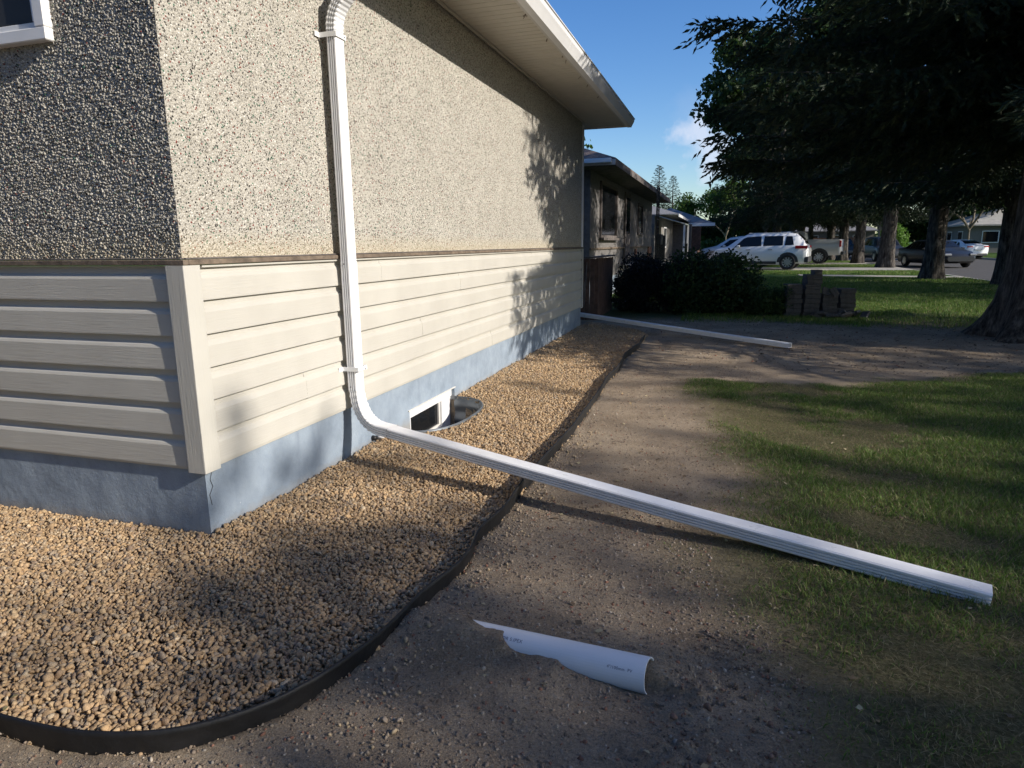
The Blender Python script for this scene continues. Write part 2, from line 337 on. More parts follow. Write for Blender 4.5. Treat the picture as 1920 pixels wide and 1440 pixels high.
def gh(x, y):
    x = np.asarray(x, float); y = np.asarray(y, float)
    near = sstep(14, 8, y)*sstep(9, 6, x)
    h = (fbm(x, y, 1.1, 1, 4)-.5)*.045*near+(fbm(x, y, .12, 5, 3)-.5)*.012*near
    h = h*sstep(-.05, .35, np.where(inpoly(x, y, GPOLY), 0, 1)*np.where(near > 0, np.minimum(edge_dist(x, y), 1), 1)+.0)
    h = np.where(inpoly(x, y, GPOLY), -.012, h)
    # cloddy edge between dirt and grass, lower right
    k = np.exp(-((x-2.22-(vn(x, y, .3, 8)-.5)*.2)**2)/.02)*sstep(-.1, -.35, y); cl, hv = cells(x, y, .05, 3); h = h+k*(.012+.03*hv*np.clip(1-cl*1.3, 0, 1))
    # mound over the buried pipe (camera side fully, far side almost to its top)
    rel = np.stack([x-PA[0], y-PA[1]], -1); s = (rel@PD)/PL; t = rel@np.array([PD[1], -PD[0]])     # t>0 towards the camera
    top = ptop(s)
    cov = np.interp(s+(vn(x, y, .05, 4)-.5)*.06, [-.4, .06, .15, .20, .27, .31, .36, .60, .66, .73, 1.0, 1.12], [.03, .03, .010, .004, .003, -.024, -.030, -.033, -.050, -.062, -.088, -.09])
    wn_ = sstep(.30, .06, t)*sstep(-.002, .02, t); wb = sstep(-.40, -.04, t)*sstep(.02, -.002, t)
    ends = sstep(-.7, -.05, s)*sstep(1.25, .98, s)
    nearh = top+cov*1.0+(fbm(x, y, .06, 6, 3)-.5)*.02; backh = top-.010+(fbm(x, y, .06, 7, 2)-.5)*.006
    h = h*(1-np.maximum(wn_, wb)*ends)+np.maximum(nearh, -.01)*wn_*ends+backh*wb*ends*np.interp(s, [0, .8, 1.0], [1, .98, .80])
    ed_ = edge_dist(x, y); h = h+.010*np.exp(-(ed_/.045)**2)*(~inpoly(x, y, GPOLY))*(.3+1.3*vn(x, y, .16, 61))
    h = np.where(inwell(x, y), -.42, h)
    h = h+.02*grassmask(x, y)*near
    h = h-.14*sstep(10.42, 10.46, x)*sstep(20.4, 20.36, x)
    return h
xs = np.unique(np.concatenate([-np.geomspace(2, 900, 26), np.arange(-2, -.3, .1), np.arange(-.3, 1.3, .02), np.arange(1.3, 2.3, .01), np.arange(2.3, 3.6, .02), np.arange(3.6, 6.5, .05), np.arange(6.5, 10.3, .25), [10.42, 10.46, 11, 14, 17, 20.36, 20.4], 21+np.geomspace(.5, 900, 26)]))
ys = np.unique(np.concatenate([-np.geomspace(2, 900, 22), np.arange(-2, -.8, .02), np.arange(-.8, -.2, .01), np.arange(-.2, 2.2, .02), np.arange(2.2, 5, .03), np.arange(5, 11, .06), np.arange(11, 20, .4), 20+np.geomspace(.5, 1500, 34)]))
X, Y = np.meshgrid(xs, ys, indexing='ij'); H = gh(X, Y)
g = mk('ground', np.stack([X, Y, H], -1).reshape(-1, 3), grid_faces(len(xs), len(ys)), M['ground'], None, True, None, {'grass': grassmask(X, Y).ravel()})
tag(g, kind='structure')
# street, kerbs, sidewalk
def sheet(name, pts, z, mat, th=.0):
    V = [(x, y, z) for x, y in pts]; o = mk(name, V, [list(range(len(V)))], mat); return tag(o, kind='structure')
sheet('street', [(10.47, -60), (20.35, -60), (20.35, 400), (10.47, 400)], -.115, M['asphalt'])
tag(MB().box((10.30, -60, -.13), (10.46, 400, .012), 0, None, .02).build('kerb', M['concrete']), kind='structure')
tag(MB().box((20.36, -60, -.13), (20.52, 400, .012), 0, None, .02).build('kerb', M['concrete']), kind='structure')
sheet('sidewalk', [(5.0, 26.2), (10.3, 24.9), (10.3, 26.0), (5.0, 27.4)], .016, M['concrete'])
sheet('driveway', [(-2.0, 31.5), (10.3, 31.5), (10.3, 35.2), (-2.0, 35.2)], .022, M['concrete'])
sheet('driveway', [(0, 40.2), (10.3, 40.2), (10.3, 43.8), (0, 43.8)], .018, M['concrete'])
# ---------------------------------------------------------------- gravel
def ico(sub):
    import bmesh
    b = bmesh.new(); bmesh.ops.create_icosphere(b, subdivisions=sub, radius=1); b.verts.ensure_lookup_table()
    V = np.array([v.co[:] for v in b.verts]); F = np.array([[v.index for v in f.verts] for f in b.faces]); b.free(); return V, F
IC = {1: ico(1), 2: ico(2)}
def rotm(n, flat=False):
    q = rng.normal(size=(n, 4)); q /= np.linalg.norm(q, axis=1)[:, None]; w, x, y, z = q.T
    return np.stack([1-2*(y*y+z*z), 2*(x*y-z*w), 2*(x*z+y*w), 2*(x*y+z*w), 1-2*(x*x+z*z), 2*(y*z-x*w), 2*(x*z-y*w), 2*(y*z+x*w), 1-2*(x*x+y*y)], -1).reshape(n, 3, 3)
def stones(P, size, cols, sub, lump=.16):
    V0, F0 = IC[sub]; nv = len(V0); n = len(P); var = []
    for k in range(12):
        d = np.ones(nv)
        for j in range(9):
            a = rng.normal(size=3); a /= np.linalg.norm(a); d = np.minimum(d, (rng.uniform(.5, .85))/np.maximum(V0@a, .2))
        var.append(V0*d[:, None]*(1+rng.normal(size=(nv, 1))*lump*.25))
    var = np.array(var)[rng.integers(0, 12, n)]
    sc3 = np.stack([rng.uniform(.85, 1.35, n), rng.uniform(.75, 1.0, n), rng.uniform(.5, .8, n)], -1)*size[:, None]
    V = var*sc3[:, None, :]; Rm = rotm(n); V = np.einsum('nij,nvj->nvi', Rm, V)+P[:, None, :]
    F = (F0[None]+(np.arange(n)*nv)[:, None, None]).reshape(-1, 3)
    C = np.repeat(cols, nv, axis=0); return V.reshape(-1, 3), F, C
def gcols(n):
    pal = np.array([(.46, .315, .175), (.40, .27, .15), (.52, .37, .21), (.34, .23, .135), (.42, .32, .21), (.33, .255, .18), (.50, .33, .17), (.27, .19, .13), (.56, .44, .29)])
    c = pal[rng.choice(len(pal), n, p=[.2, .18, .13, .12, .12, .08, .09, .05, .03])]*rng.uniform(.8, 1.12, (n, 1)); c = c*.93+c.mean(1, keepdims=True)*.03; return c
def jit(x0, x1, y0, y1, c):
    a, b = np.meshgrid(np.arange(x0, x1, c), np.arange(y0, y1, c)); a = a.ravel(); b = b.ravel()
    return a+rng.uniform(-.5, .5, a.size)*c, b+rng.uniform(-.5, .5, b.size)*c
Vs, Fs, Cs, off = [], [], [], 0
def keep(x, y):
    ok = inpoly(x, y, GPOLY) & ~((x < .012) & (y > -.012)) & ~inwell(x, y, .01)
    return ok
for (y0, y1, c, sub, sz) in ((-1.35, 1.6, .0125, 2, .0095), (1.6, 4.2, .014, 1, .0106), (4.2, 9, .019, 1, .0138)):
    for lay in (0, 1):
        x, y = jit(-1.45 if y0 < 0 else 0, 1.35, y0, y1, c); k = keep(x, y); x, y = x[k], y[k]
        if lay: q = rng.random(len(x)) < .85; x, y = x[q], y[q]
        n = len(x); s = sz*rng.lognormal(0, .27, n)
        z = -.004+lay*.011+rng.uniform(-.004, .005, n)+(fbm(x, y, .35, 2, 3)-.5)*.035
        z += np.exp(-np.maximum(x, 0)/.12)*.012*(y > 0)
        V, F, C = stones(np.stack([x, y, z], -1), s, gcols(n), sub if (lay or sub == 1) else 1); Vs.append(V); Fs.append(F+off); Cs.append(C); off += len(V)
# bottom of the well
x, y = jit(0, .42, 1.98, 2.98, .025); k = inwell(x, y, -.03); x, y = x[k], y[k]
V, F, C = stones(np.stack([x, y, x*0-.40], -1), np.full(len(x), .018), gcols(len(x)), 1); Vs.append(V); Fs.append(F+off); Cs.append(C)
gr = mk('gravel', np.vstack(Vs), np.vstack(Fs), M['stone'], None, False, np.vstack(Cs))
tag(gr, 'tan and brown crushed gravel bed along the house wall inside the black edging', 'gravel', kind='stuff')
# loose pebbles and clods on the bare soil
Vs, Fs, Cs, off = [], [], [], 0
def pebble_batch(n, x0, x1, y0, y1, smin, smax, cond, pal, up_=.05):
    global off
    x = rng.uniform(x0, x1, n); y = rng.uniform(y0, y1, n); k = cond(x, y); x, y = x[k], y[k]; n = len(x)
    s = smin*(smax/smin)**(rng.random(n)**5); z = gh(x, y)+s*up_
    c = np.array(pal)[rng.integers(0, len(pal), n)]*rng.uniform(.75, 1.2, (n, 1)); c = np.where((s < .004)[:, None], c*.45+np.array([.27, .21, .145])*.55, c)
    V, F, C = stones(np.stack([x, y, z], -1), s, c, 1); Vs.append(V); Fs.append(F+off); Cs.append(C); off += len(V)
bare = lambda x, y: (~inpoly(x, y, GPOLY)) & (grassmask(x, y) < .55) & (x > .2) & ~((np.abs((np.stack([x-PA[0], y-PA[1]], -1)@np.array([PD[1], -PD[0]]))-.01) < .05) & (x > 1.4) & (x < 2.1) & (y < -.3) & (y > -.6))
pal = [(.22, .17, .13), (.27, .21, .16), (.17, .13, .10), (.32, .26, .19), (.27, .21, .155), (.24, .12, .08), (.36, .31, .25), (.24, .18, .13), (.21, .16, .12)]
pebble_batch(120000, .3, 2.9, -1.7, .9, .0013, .010, bare, pal)
pebble_batch(26000, 1.2, 2.6, .9, 5, .0018, .010, bare, pal)
pebble_batch(5200, 1.0, 6.5, 5, 10, .005, .022, bare, pal)
pebble_batch(420, 2.1, 2.5, -1.1, -.1, .004, .014, lambda x, y: x > 0, [(.15, .105, .08), (.11, .08, .06), (.19, .12, .09)], .5)
pebble_batch(420, 1.24, 1.42, -1, 2.2, .006, .014, lambda x, y: ~inpoly(x, y, GPOLY), [(.42, .32, .2), (.36, .28, .2)], .5)
pe = mk('loose_stones', np.vstack(Vs), np.vstack(Fs), M['pebble'], None, False, np.vstack(Cs))
tag(pe, 'loose grit, small stones and clods scattered over the bare brown soil', 'loose stones', kind='stuff')
# ---------------------------------------------------------------- grass
def blades(x, y, h, w, lean, cols, seg=2, z0=None):
    n = len(x); z = gh(x, y)-.004 if z0 is None else z0
    a = rng.uniform(0, 2*np.pi, n); la = rng.uniform(0, 2*np.pi, n); l = lean*h*rng.uniform(.3, 1.3, n)
    wx_, wy_ = np.cos(a)*w, np.sin(a)*w; lx, ly = np.cos(la)*l, np.sin(la)*l; rows = []
    for t, ws in ((0, 1), (.55, .8)):
        q = t**1.7
        rows.append(np.stack([x-wx_*ws+lx*q, y-wy_*ws+ly*q, z+h*t], -1)); rows.append(np.stack([x+wx_*ws+lx*q, y+wy_*ws+ly*q, z+h*t], -1))
    rows.append(np.stack([x+lx, y+ly, z+h*.93], -1))
    V = np.stack(rows, 1).reshape(-1, 3); b = (np.arange(n)*5)[:, None]
    F = np.concatenate([b+np.array([0, 1, 3]), b+np.array([0, 3, 2]), b+np.array([2, 3, 4])], 0)
    return V, F, np.repeat(cols, 5, axis=0)
Vs, Fs, Cs, off = [], [], [], 0
def put(V, F, C):
    global off
    Vs.append(V); Fs.append(F+off); Cs.append(C); off += len(V)
def vis(x, y):     # inside the photographed wedge with margin
    return (x < 2.212+.62+(y+2.33)*.42+1.2)
def gcol(n, dry):
    g_ = np.array([(.09, .16, .03), (.125, .21, .038), (.07, .125, .024), (.17, .22, .055)])[rng.integers(0, 4, n)]; d_ = np.array([(.30, .25, .13), (.22, .17, .09), (.36, .31, .18)])[rng.integers(0, 3, n)]
    k = rng.random(n) < dry; return np.where(k[:, None], d_, g_)*rng.uniform(.75, 1.25, (n, 1))
def dens(x, y):
    p = fbm(x, y, .38, 31, 5); d = sstep(.39, .62, p+.28*sstep(2.6, 4.2, x)*sstep(-.6, 1.0, y)+.05)
    d = d*(.5+.5*sstep(-1.1, .9, y)); d = np.maximum(d, .14)
    return grassmask(x, y)**1.4*d
n = 560000; x = rng.uniform(1.9, 7, n); y = rng.uniform(-1.6, 6.5, n); k = vis(x, y) & (rng.random(n) < dens(x, y)); x, y = x[k], y[k]; n = len(x)
lush = dens(x, y)
put(*blades(x, y, rng.uniform(.012, .036, n)*(.5+.7*lush), rng.uniform(.0010, .0021, n), .9, gcol(n, .34-.24*lush)))
n = 300000; x = rng.uniform(1.9, 6, n); y = rng.uniform(-1.7, 6, n); k = vis(x, y) & (rng.random(n) < grassmask(x, y)*(1-.6*dens(x, y))*sstep(.15, .5, fbm(x, y, .4, 77, 3)+.1)); x, y = x[k], y[k]; n = len(x)
V, F, C = blades(x, y, rng.uniform(.006, .018, n), rng.uniform(.0007, .0014, n), 4.0, gcol(n, .93)*.9); put(V, F, C)
# far lawn
n = 150000; x = rng.uniform(1.5, 10.2, n); y = 9+rng.random(n)**1.25*13; k = (rng.random(n) < grassmask(x, y)*sstep(.2, .5, fbm(x, y, 1.2, 41, 3)+.12)*(y < 22)) & ~((np.hypot(x-7, y-9.4) < 2.6) & (rng.random(n) < .7)); x, y = x[k], y[k]; n = len(x)
put(*blades(x, y, rng.uniform(.035, .075, n), rng.uniform(.003, .006, n), .8, gcol(n, .06)*1.1))
n = 60000; x = rng.uniform(2, 10.2, n); y = 22+rng.random(n)*26; k = ~((y > 31.3) & (y < 35.4)) & ~((y > 40) & (y < 44)) & ~((y > 24.8) & (y < 27.5)); x, y = x[k], y[k]; n = len(x)
put(*blades(x, y, rng.uniform(.05, .09, n), rng.uniform(.008, .014, n), .8, gcol(n, .05)*1.15))
gs = mk('grass', np.vstack(Vs), np.vstack(Fs), M['grass'], None, False, np.vstack(Cs))
tag(gs, 'patchy green lawn grass mixed with dry straw beside the bare soil', 'grass', kind='stuff')
# dry leaf bits and bark crumbs lying about
def litter(n, x0, x1, y0, y1, smin, smax, cond, pal_):
    x = rng.uniform(x0, x1, n); y = rng.uniform(y0, y1, n); k = cond(x, y); x, y = x[k], y[k]; n = len(x); s_ = rng.uniform(smin, smax, n); a = rng.uniform(0, 6.28, n); asp = rng.uniform(.25, .7, n)
    z = gh(x, y)+.006+np.where(inpoly(x, y, GPOLY), .028, 0); tx, ty = rng.normal(0, .35, n), rng.normal(0, .35, n); out = []
    for u_, v_, w_ in ((-1, 0, 0), (-.2, -1, .15), (.9, -.2, 0), (.1, 1, .15)):
        dx = u_*s_; dy = v_*s_*asp; X_ = x+dx*np.cos(a)-dy*np.sin(a); Y_ = y+dx*np.sin(a)+dy*np.cos(a); out.append(np.stack([X_, Y_, z+dx*tx*.6+dy*ty*.6+w_*s_], -1))
    V = np.stack(out, 1).reshape(-1, 3); return V, np.arange(len(V)).reshape(-1, 4), np.repeat(np.array(pal_)[rng.integers(0, len(pal_), n)]*rng.uniform(.7, 1.2, (n, 1)), 4, axis=0)
L1 = litter(1500, 1.3, 6, -1.5, 9.5, .006, .020, lambda x, y: ~inpoly(x, y, GPOLY), [(.30, .22, .12), (.16, .11, .07), (.40, .33, .20), (.10, .075, .05)])
L2 = litter(2600, 2.5, 8, 5, 9.8, .008, .024, lambda x, y: x > 1.5, [(.10, .075, .05), (.16, .12, .08), (.06, .05, .04)])
L3 = litter(70, 0, 1.2, -1.2, 5, .006, .014, lambda x, y: inpoly(x, y, GPOLY), [(.16, .11, .07), (.25, .22, .10)])
o3 = np.cumsum([0, len(L1[0]), len(L2[0])]); 
lt = mk('leaf_litter', np.vstack([L1[0], L2[0], L3[0]]), np.vstack([L1[1]+o3[0], L2[1]+o3[1], L3[1]+o3[2]]), M['pebble'], None, False, np.vstack([L1[2], L2[2], L3[2]]))
tag(lt, 'dry leaf bits and bark crumbs scattered on soil and turf', 'leaf litter', kind='stuff')
# ---------------------------------------------------------------- landscape edging
n = len(ES); sec = [(.0, -.05), (-.004, .0), (-.003, .055), (-.008, .068), (-.002, .078), (.006, .074), (.006, .060), (.004, 0), (.006, -.05)]
V = []; 
for i in range(n):
    d = ES[min(i+1, n-1)]-ES[max(i-1, 0)]; d /= np.linalg.norm(d); nr = np.array([d[1], -d[0]]); s_ = i/n*14
    lean = .12+.18*(vn(np.array([s_]), np.array([0.]), 1.3, 9)[0]-.3); lift = (vn(np.array([s_]), np.array([3.]), 1.0, 12)[0]-.5)*.022*(1 if ES[i, 1] > -.9 else .2)
    for a, b in sec: V.append((*(ES[i]+nr*(a+lean*max(b, 0))), b*1.02+lift+(.006 if ES[i, 1] > 0 else 0)))
k = len(sec); F = [(i*k+j, i*k+(j+1) % k, (i+1)*k+(j+1) % k, (i+1)*k+j) for i in range(n-1) for j in range(k)]+[tuple(range(k)), tuple(range((n-1)*k, n*k))[::-1]]
ed = mk('landscape_edging', V, F, M['edging'], None, True); tag(ed, 'wavy black plastic landscape edging between gravel bed and bare soil', 'edging')
# ---------------------------------------------------------------- main house
ZB, ZT, ZS, HL = .330, 1.241, 3.15, 8.31
house = empty('house', label='near bungalow with stone dash stucco above cream siding and blue grey foundation', cat='house')
# stucco: near (left) face with real relief, long face with relief that fades into bump
u = np.arange(-1.4496, .0005, .0024); v = np.concatenate([np.arange(1.268, 3.06, .0024)])
U, W = np.meshgrid(u, v, indexing='ij'); d, hv = cells(U, W, .0088, 1); d2, h2 = cells(U, W, .016, 4)
rel = .0068*np.sqrt(np.clip(1-(d/.62)**2, 0, 1))*(.25+1.0*hv)+.004*(fbm(U, W, .05, 3, 3)-.5)+.0035*np.clip(1-d2, 0, 1)*h2
Vn_ = np.stack([U, -rel, W], -1); Vn_[-1, :, 0] = .004
sw = mk('wall', Vn_.reshape(-1, 3), grid_faces(len(u), len(v))[:, ::-1], M['stucco'], house, True)
u = np.concatenate([np.arange(0, 2.6, .005), np.arange(2.6, 4.5, .012), np.arange(4.5, HL, .03), [HL]]); v = np.concatenate([np.arange(1.268, 3.16, .0055)])
U, W = np.meshgrid(u, v, indexing='ij'); d, hv = cells(U, W, .009, 2)
rel = (.0034*np.sqrt(np.clip(1-(d/.62)**2, 0, 1))*(.3+.9*hv)+.004*(fbm(U, W, .05, 8, 3)-.5))*np.clip(1.25-U*.22, .3, 1); rel[0, :] = .004; 
Vn_ = np.stack([rel, U, W], -1); Vn_[0, :, 1] = -.004
mk('wall', Vn_.reshape(-1, 3), grid_faces(len(u), len(v)), M['stucco'], house, True)
box('wall', (-9, .02, 3.0-.0), (-.01, HL-.02, ZS), M['stucco'], house)
for a_, b_ in (((-9, 0.0, 1.268), (-1.452, .05, ZS)), ((-1.45, .01, 3.05), (-.002, .05, ZS)), ((-9, HL-.05, 1.268), (-.003, HL, ZS))): MB().box(a_, b_).build('wall', M['stucco'], house)
# foundation
wy0, wy1, wz1 = 2.07, 2.95, .10
MB().box((-9, -.004, -.5), (-.0, .2, ZB+.02)).box((-.2, .2, -.5), (-.0, wy0, ZB+.02)).box((-.2, wy1, -.5), (-.0, HL, ZB+.02)).box((-.2, wy0, wz1), (-.0, wy1, ZB+.02)).box((-.2, wy0, -.5), (-.0, wy1, -.34)).box((-9, HL-.2, -.5), (-.2, HL, ZB+.02)).build('foundation', M['foundation'], house)
cr = MB()
P = [(.002, .045, ZB), (.002, .022, .27), (.002, .034, .235), (.002, .01, .20), (.002, .018, .15)]
for a, b in zip(P, P[1:]): cr.tube([a, b], .0011, 4)
cr.build('crack', M['iron'], house)
# siding: Dutch lap courses, one mesh per face
ex = (ZT-ZB-.012)/6
prof = []
for k in range(6):
    z0 = ZB+.008+k*ex; prof += [(.003 if k else .0, z0-.0005), (.0235, z0), (.024, z0+.006), (.022, z0+ex*.64), (.017, z0+ex*.72), (.006, z0+ex*.80), (.005, z0+ex-.001)]
prof = [(.0, ZB-.004), (.016, ZB-.004), (.017, ZB+.006)]+prof+[(.006, ZT-.002), (0, ZT-.002)]
def extr(face, a0, a1, pieces=1):
    V = []; F = []; n = len(prof)
    ts = np.linspace(a0, a1, pieces+1)
    for t in ts:
        for o, z in prof: V.append((o, t, z) if face == 'x' else (t, -o, z))
    for i in range(pieces):
        for j in range(n-1):
            q = (i*n+j, (i+1)*n+j, (i+1)*n+j+1, i*n+j+1); F.append(q if face == 'x' else q[::-1])
    return V, F
V, F = extr('x', .05, HL-.05, 40)
V = [(x+(.0012*math.sin(y*5.1+z*9) if x > .003 else 0), y, z+.0012*math.sin(y*2.3)) for x, y, z in V]
mk('siding', V, F, M['siding'], house)
def lap(face, k, a0, a1):
    z0 = ZB+.008+k*ex; P_ = [(.0245, z0-.0004), (.0252, z0+.006), (.0232, z0+ex*.64), (.0182, z0+ex*.72), (.0072, z0+ex*.80), (.0062, z0+ex-.004)]; V = []
    for t in (a0, a1):
        for o, z in P_: V.append((o, t, z) if face == 'x' else (t, -o, z))
    n = len(P_); F = [((j, n+j, n+j+1, j+1) if face == 'x' else (j, j+1, n+j+1, n+j)) for j in range(n-1)]+[tuple(range(n)), tuple(range(n, 2*n))]
    mk('siding', V, F, M['siding'], house)
for k, a0, a1 in ((0, 3.9, 7.5), (1, .78, 4.4), (2, 2.3, 5.9), (3, 1.24, 4.9), (4, 3.1, 6.7), (5, 1.7, 5.4)): lap('x', k, a0, a1)
V, F = extr('y', -9, -.05, 60); mk('siding', V, F, M['siding'], house)
def post(name, cx, cy, sy):
    m = MB(); W_, T, o = .062, .012, .034
    # outside corner: two flanges with rounded edge
    pts = [(-W_, 0), (-W_, -o), (-W_+.004, -o-.001), (o-.004, -o), (o-.001, -o+.001), (o, -o+.004), (o+.001, W_-.004), (o, W_), (0, W_)]
    pts = [(x, y*sy) for x, y in pts]; z0, z1 = ZB-.012, ZT+.0
    V = [(cx+x, cy+y, z) for z in (z0, z1) for x, y in pts]; n = len(pts)
    F = [(i, (i+1) % n, n+(i+1) % n, n+i) for i in range(n)]+[tuple(range(n))[::-1], tuple(range(n, 2*n))]
    return mk(name, V, F, M['post'], house)
post('corner_post', 0, 0, 1); post('corner_post', 0, HL, -1)
MB().box((-9, -.031, ZT+.001), (.034, -.0, ZT+.024), 0, None, .003).box((.0, 0.002, ZT+.001), (.0345, HL+.03, ZT+.024), 0, None, .003).build('trim', M['trim'], house)
MB().box((-9, -.022, ZT+.025), (.012, .0, ZT+.032), 0, None, .002).box((.001, .0, ZT+.025), (.022, HL, ZT+.032), 0, None, .002).build('flashing', M['board2'], house)
MB().box((.004, .085, ZT-.012), (.024, HL-.09, ZT-.001), 0, None, .002).build('utility_trim', M['post'], house)
# eaves
OX, OY = .565, .55
def soffit(x0, x1, y0, y1, z, name, parent, mat, step=.1):
    V = []; F = []; ys_ = []
    y = y0
    while y < y1: ys_ += [(y, 0), (y+step*.42, 0), (y+step*.46, .006), (y+step*.54, .006), (y+step*.58, 0)]; y += step
    ys_.append((y1, 0))
    for a, h in ys_: V += [(x0, a, z+h), (x1, a, z+h)]
    F = [(2*i, 2*i+1, 2*i+3, 2*i+2)[::-1] for i in range(len(ys_)-1)]
    return mk(name, V, F, mat, parent)
soffit(.012, OX, -OY, HL+OY, ZS, 'soffit', house, M['soffit'])
box('soffit', (-9, HL, ZS), (.012, HL+OY, ZS+.01), M['soffit'], house); box('soffit', (-9, -OY, ZS), (.012, 0, ZS+.01), M['soffit'], house)
box('soffit_channel', (.007, 0, ZS-.022), (.03, HL, ZS-.001), M['soffit'], house)
MB().box((OX+.002, -OY, ZS-.004), (OX+.014, HL+OY, ZS+.01)).build('eave_gap', M['dark_gap'], house)
MB().box((OX+.016, -OY-.02, ZS-.03), (OX+.04, HL+OY+.02, ZS+.13)).box((-9, HL+OY, ZS-.03), (OX+.016, HL+OY+.024, ZS+.13)).box((-9, -OY-.024, ZS-.03), (OX+.016, -OY, ZS+.13)).build('fascia', M['fascia'], house)
gp = [(0, .11), (0, -.0), (.062, -.0), (.068, .012), (.088, .05), (.104, .078), (.108, .112), (.118, .116), (.118, .124), (.104, .124), (.100, .113), (.097, .08), (.06, .012), (.006, .008), (.006, .11)]
V = []; 
gy = [-OY]+[y+q for y in (1.4, 4.4, 7.4) for q in (-.02, -.018, .018, .02)]+[HL+OY+.03]
for i, y in enumerate(gy):
    e = .0025 if (i-1) % 4 in (1, 2) and 0 < i < len(gy)-1 else 0
    for a, b in gp: V.append((OX+.042+a*(1+e*8), y, ZS-.035+b-e))
n = len(gp); F = [(i*n+j, i*n+(j+1) % n, (i+1)*n+(j+1) % n, (i+1)*n+j) for i in range(len(gy)-1) for j in range(n)]+[tuple(range(n)), tuple(range((len(gy)-1)*n, len(gy)*n))[::-1]]
mk('gutter', V, F, M['white_metal'], house)
# dry leaves caught along the eave gap
m = MB()
for y in (2.9, 3.3, 3.35, 4.0, 4.6, 4.75, 5.5, 5.9, 6.6):
    for q in range(3):
        a = random.uniform(-.02, .02); MB().tube([(OX+.008, y+a, ZS), (OX+random.uniform(-.03, .02), y+a+random.uniform(-.03, .03), ZS-random.uniform(.015, .05))], .0022, 4).build('dried_leaf', M['twig'], house)
# hip roof
z0 = ZS+.13; ex_ = OX+.03; V = [(ex_, -OY-.03, z0), (ex_, HL+OY+.03, z0), (-9.5, HL+OY+.03, z0), (-9.5, -OY-.03, z0), (-4.5, 3.8, z0+1.75), (-4.5, 4.5, z0+1.75)]
mk('roof', V+[(x, y, z-.03) for x, y, z in V[:4]], [(0, 1, 5, 4), (1, 2, 5), (2, 3, 4, 5), (3, 0, 4), (9, 8, 7, 6), (0, 6, 7, 1), (1, 7, 8, 2), (2, 8, 9, 3), (3, 9, 6, 0)], M['shingle'], house)
# window, left face
fx, fz = -.535, 2.172
wf = MB()
wf.box((-1.45, -.045, fz), (fx, .01, fz+.05), 0, None, .004).box((fx-.05, -.045, fz+.051), (fx, .01, 2.95), 0, None, .004).box((-1.45, -.045, fz+.051), (-1.40, .01, 2.95), 0, None, .004).box((-1.45, -.045, 2.951), (fx, .01, 3.0), 0, None, .004)
win = wf.build('window', M['white_metal'], house)
MB().box((-1.398, -.03, fz+.052), (fx-.052, -.012, fz+.075), 0, None, .002).box((fx-.075, -.03, fz+.077), (fx-.052, -.012, 2.94), 0, None, .002).build('sash', M['white_metal'], win)
box('matte_black_pane', (-1.397, -.018, fz+.07), (fx-.07, -.011, 2.94), M['matte_pane'], win)  # dark panel in place of a pane that would mirror the sky
# basement window
bw = MB(); X0, X1 = -.075, -.03
bw.box((X0, wy0, wz1-.075), (X1, wy1, wz1)).box((X0, wy0, -.339), (X1, wy0+.07, wz1-.076)).box((X0, 2.73, -.339), (X1, wy1-.06, wz1-.076)).box((X0, wy0+.071, -.339), (X1, 2.729, -.19)).box((X0-.02, wy1-.059, -.339), (X1-.012, wy1, wz1-.076))
bwin = bw.build('basement_window', M['white_metal'], house)
box('pane', (-.07, wy0+.071, -.189), (-.062, 2.729, wz1-.076), M['black_glass'], bwin)
MB().box((-.06, 2.700, -.189), (-.045, 2.728, wz1-.077), 0, None, .002).box((-.06, wy0+.072, -.189), (-.045, 2.699, -.170), 0, None, .002).build('sash', M['fascia'], bwin)
box('drip_edge', (-.002, wy0-.03, wz1-.002), (.012, wy1+.0, wz1+.008), M['fascia'], house)
# small outlet in the foundation
MB().tube([(-.005, 1.50, .052), (.03, 1.50, .050)], .017, 12).build('drain_outlet', M['iron'], house, True)
MB().tube([(.012, 1.555, .045), (.05, 1.575, .045)], .014, 12).build('outlet_cap', M['white_metal'], house, True)
MB().tube([(.004, -.0045, 0), (.004, -.0046, .001)], .001, 4)
# ---------------------------------------------------------------- downspouts
def pipe_section(w, h, ribs=True):
    """closed loop; first axis a (ribbed faces are at b=+-h... ) width w along a, h along b, chamfered corners"""
    pts = []; c = .006
    # side at b=+h/2 (smooth, outer), going a from -w/2 to w/2
    def side(p, q, rib):
        (x0, y0), (x1, y1) = p, q; L = math.hypot(x1-x0, y1-y0); dx, dy = (x1-x0)/L, (y1-y0)/L; nx, ny = dy, -dx; out = [(x0, y0)]
        if rib:
            k = 3
            for i in range(k):
                t0 = L*(.10+.80*i/k); wd = L*.80/k
                for tt, dd in ((.22, 0), (.27, -.010), (.70, -.010), (.75, 0)): out.append((x0+dx*(t0+wd*tt)+nx*dd, y0+dy*(t0+wd*tt)+ny*dd))
        out.append((x1, y1)); return out
    a, b = w/2, h/2
    pts += side((-a+c, -b), (a-c, -b), False); pts += side((a, -b+c), (a, b-c), ribs); pts += side((a-c, b), (-a+c, b), False); pts += side((-a, b-c), (-a, -b+c), ribs)
    return pts
SECT = pipe_section(.090, .060)
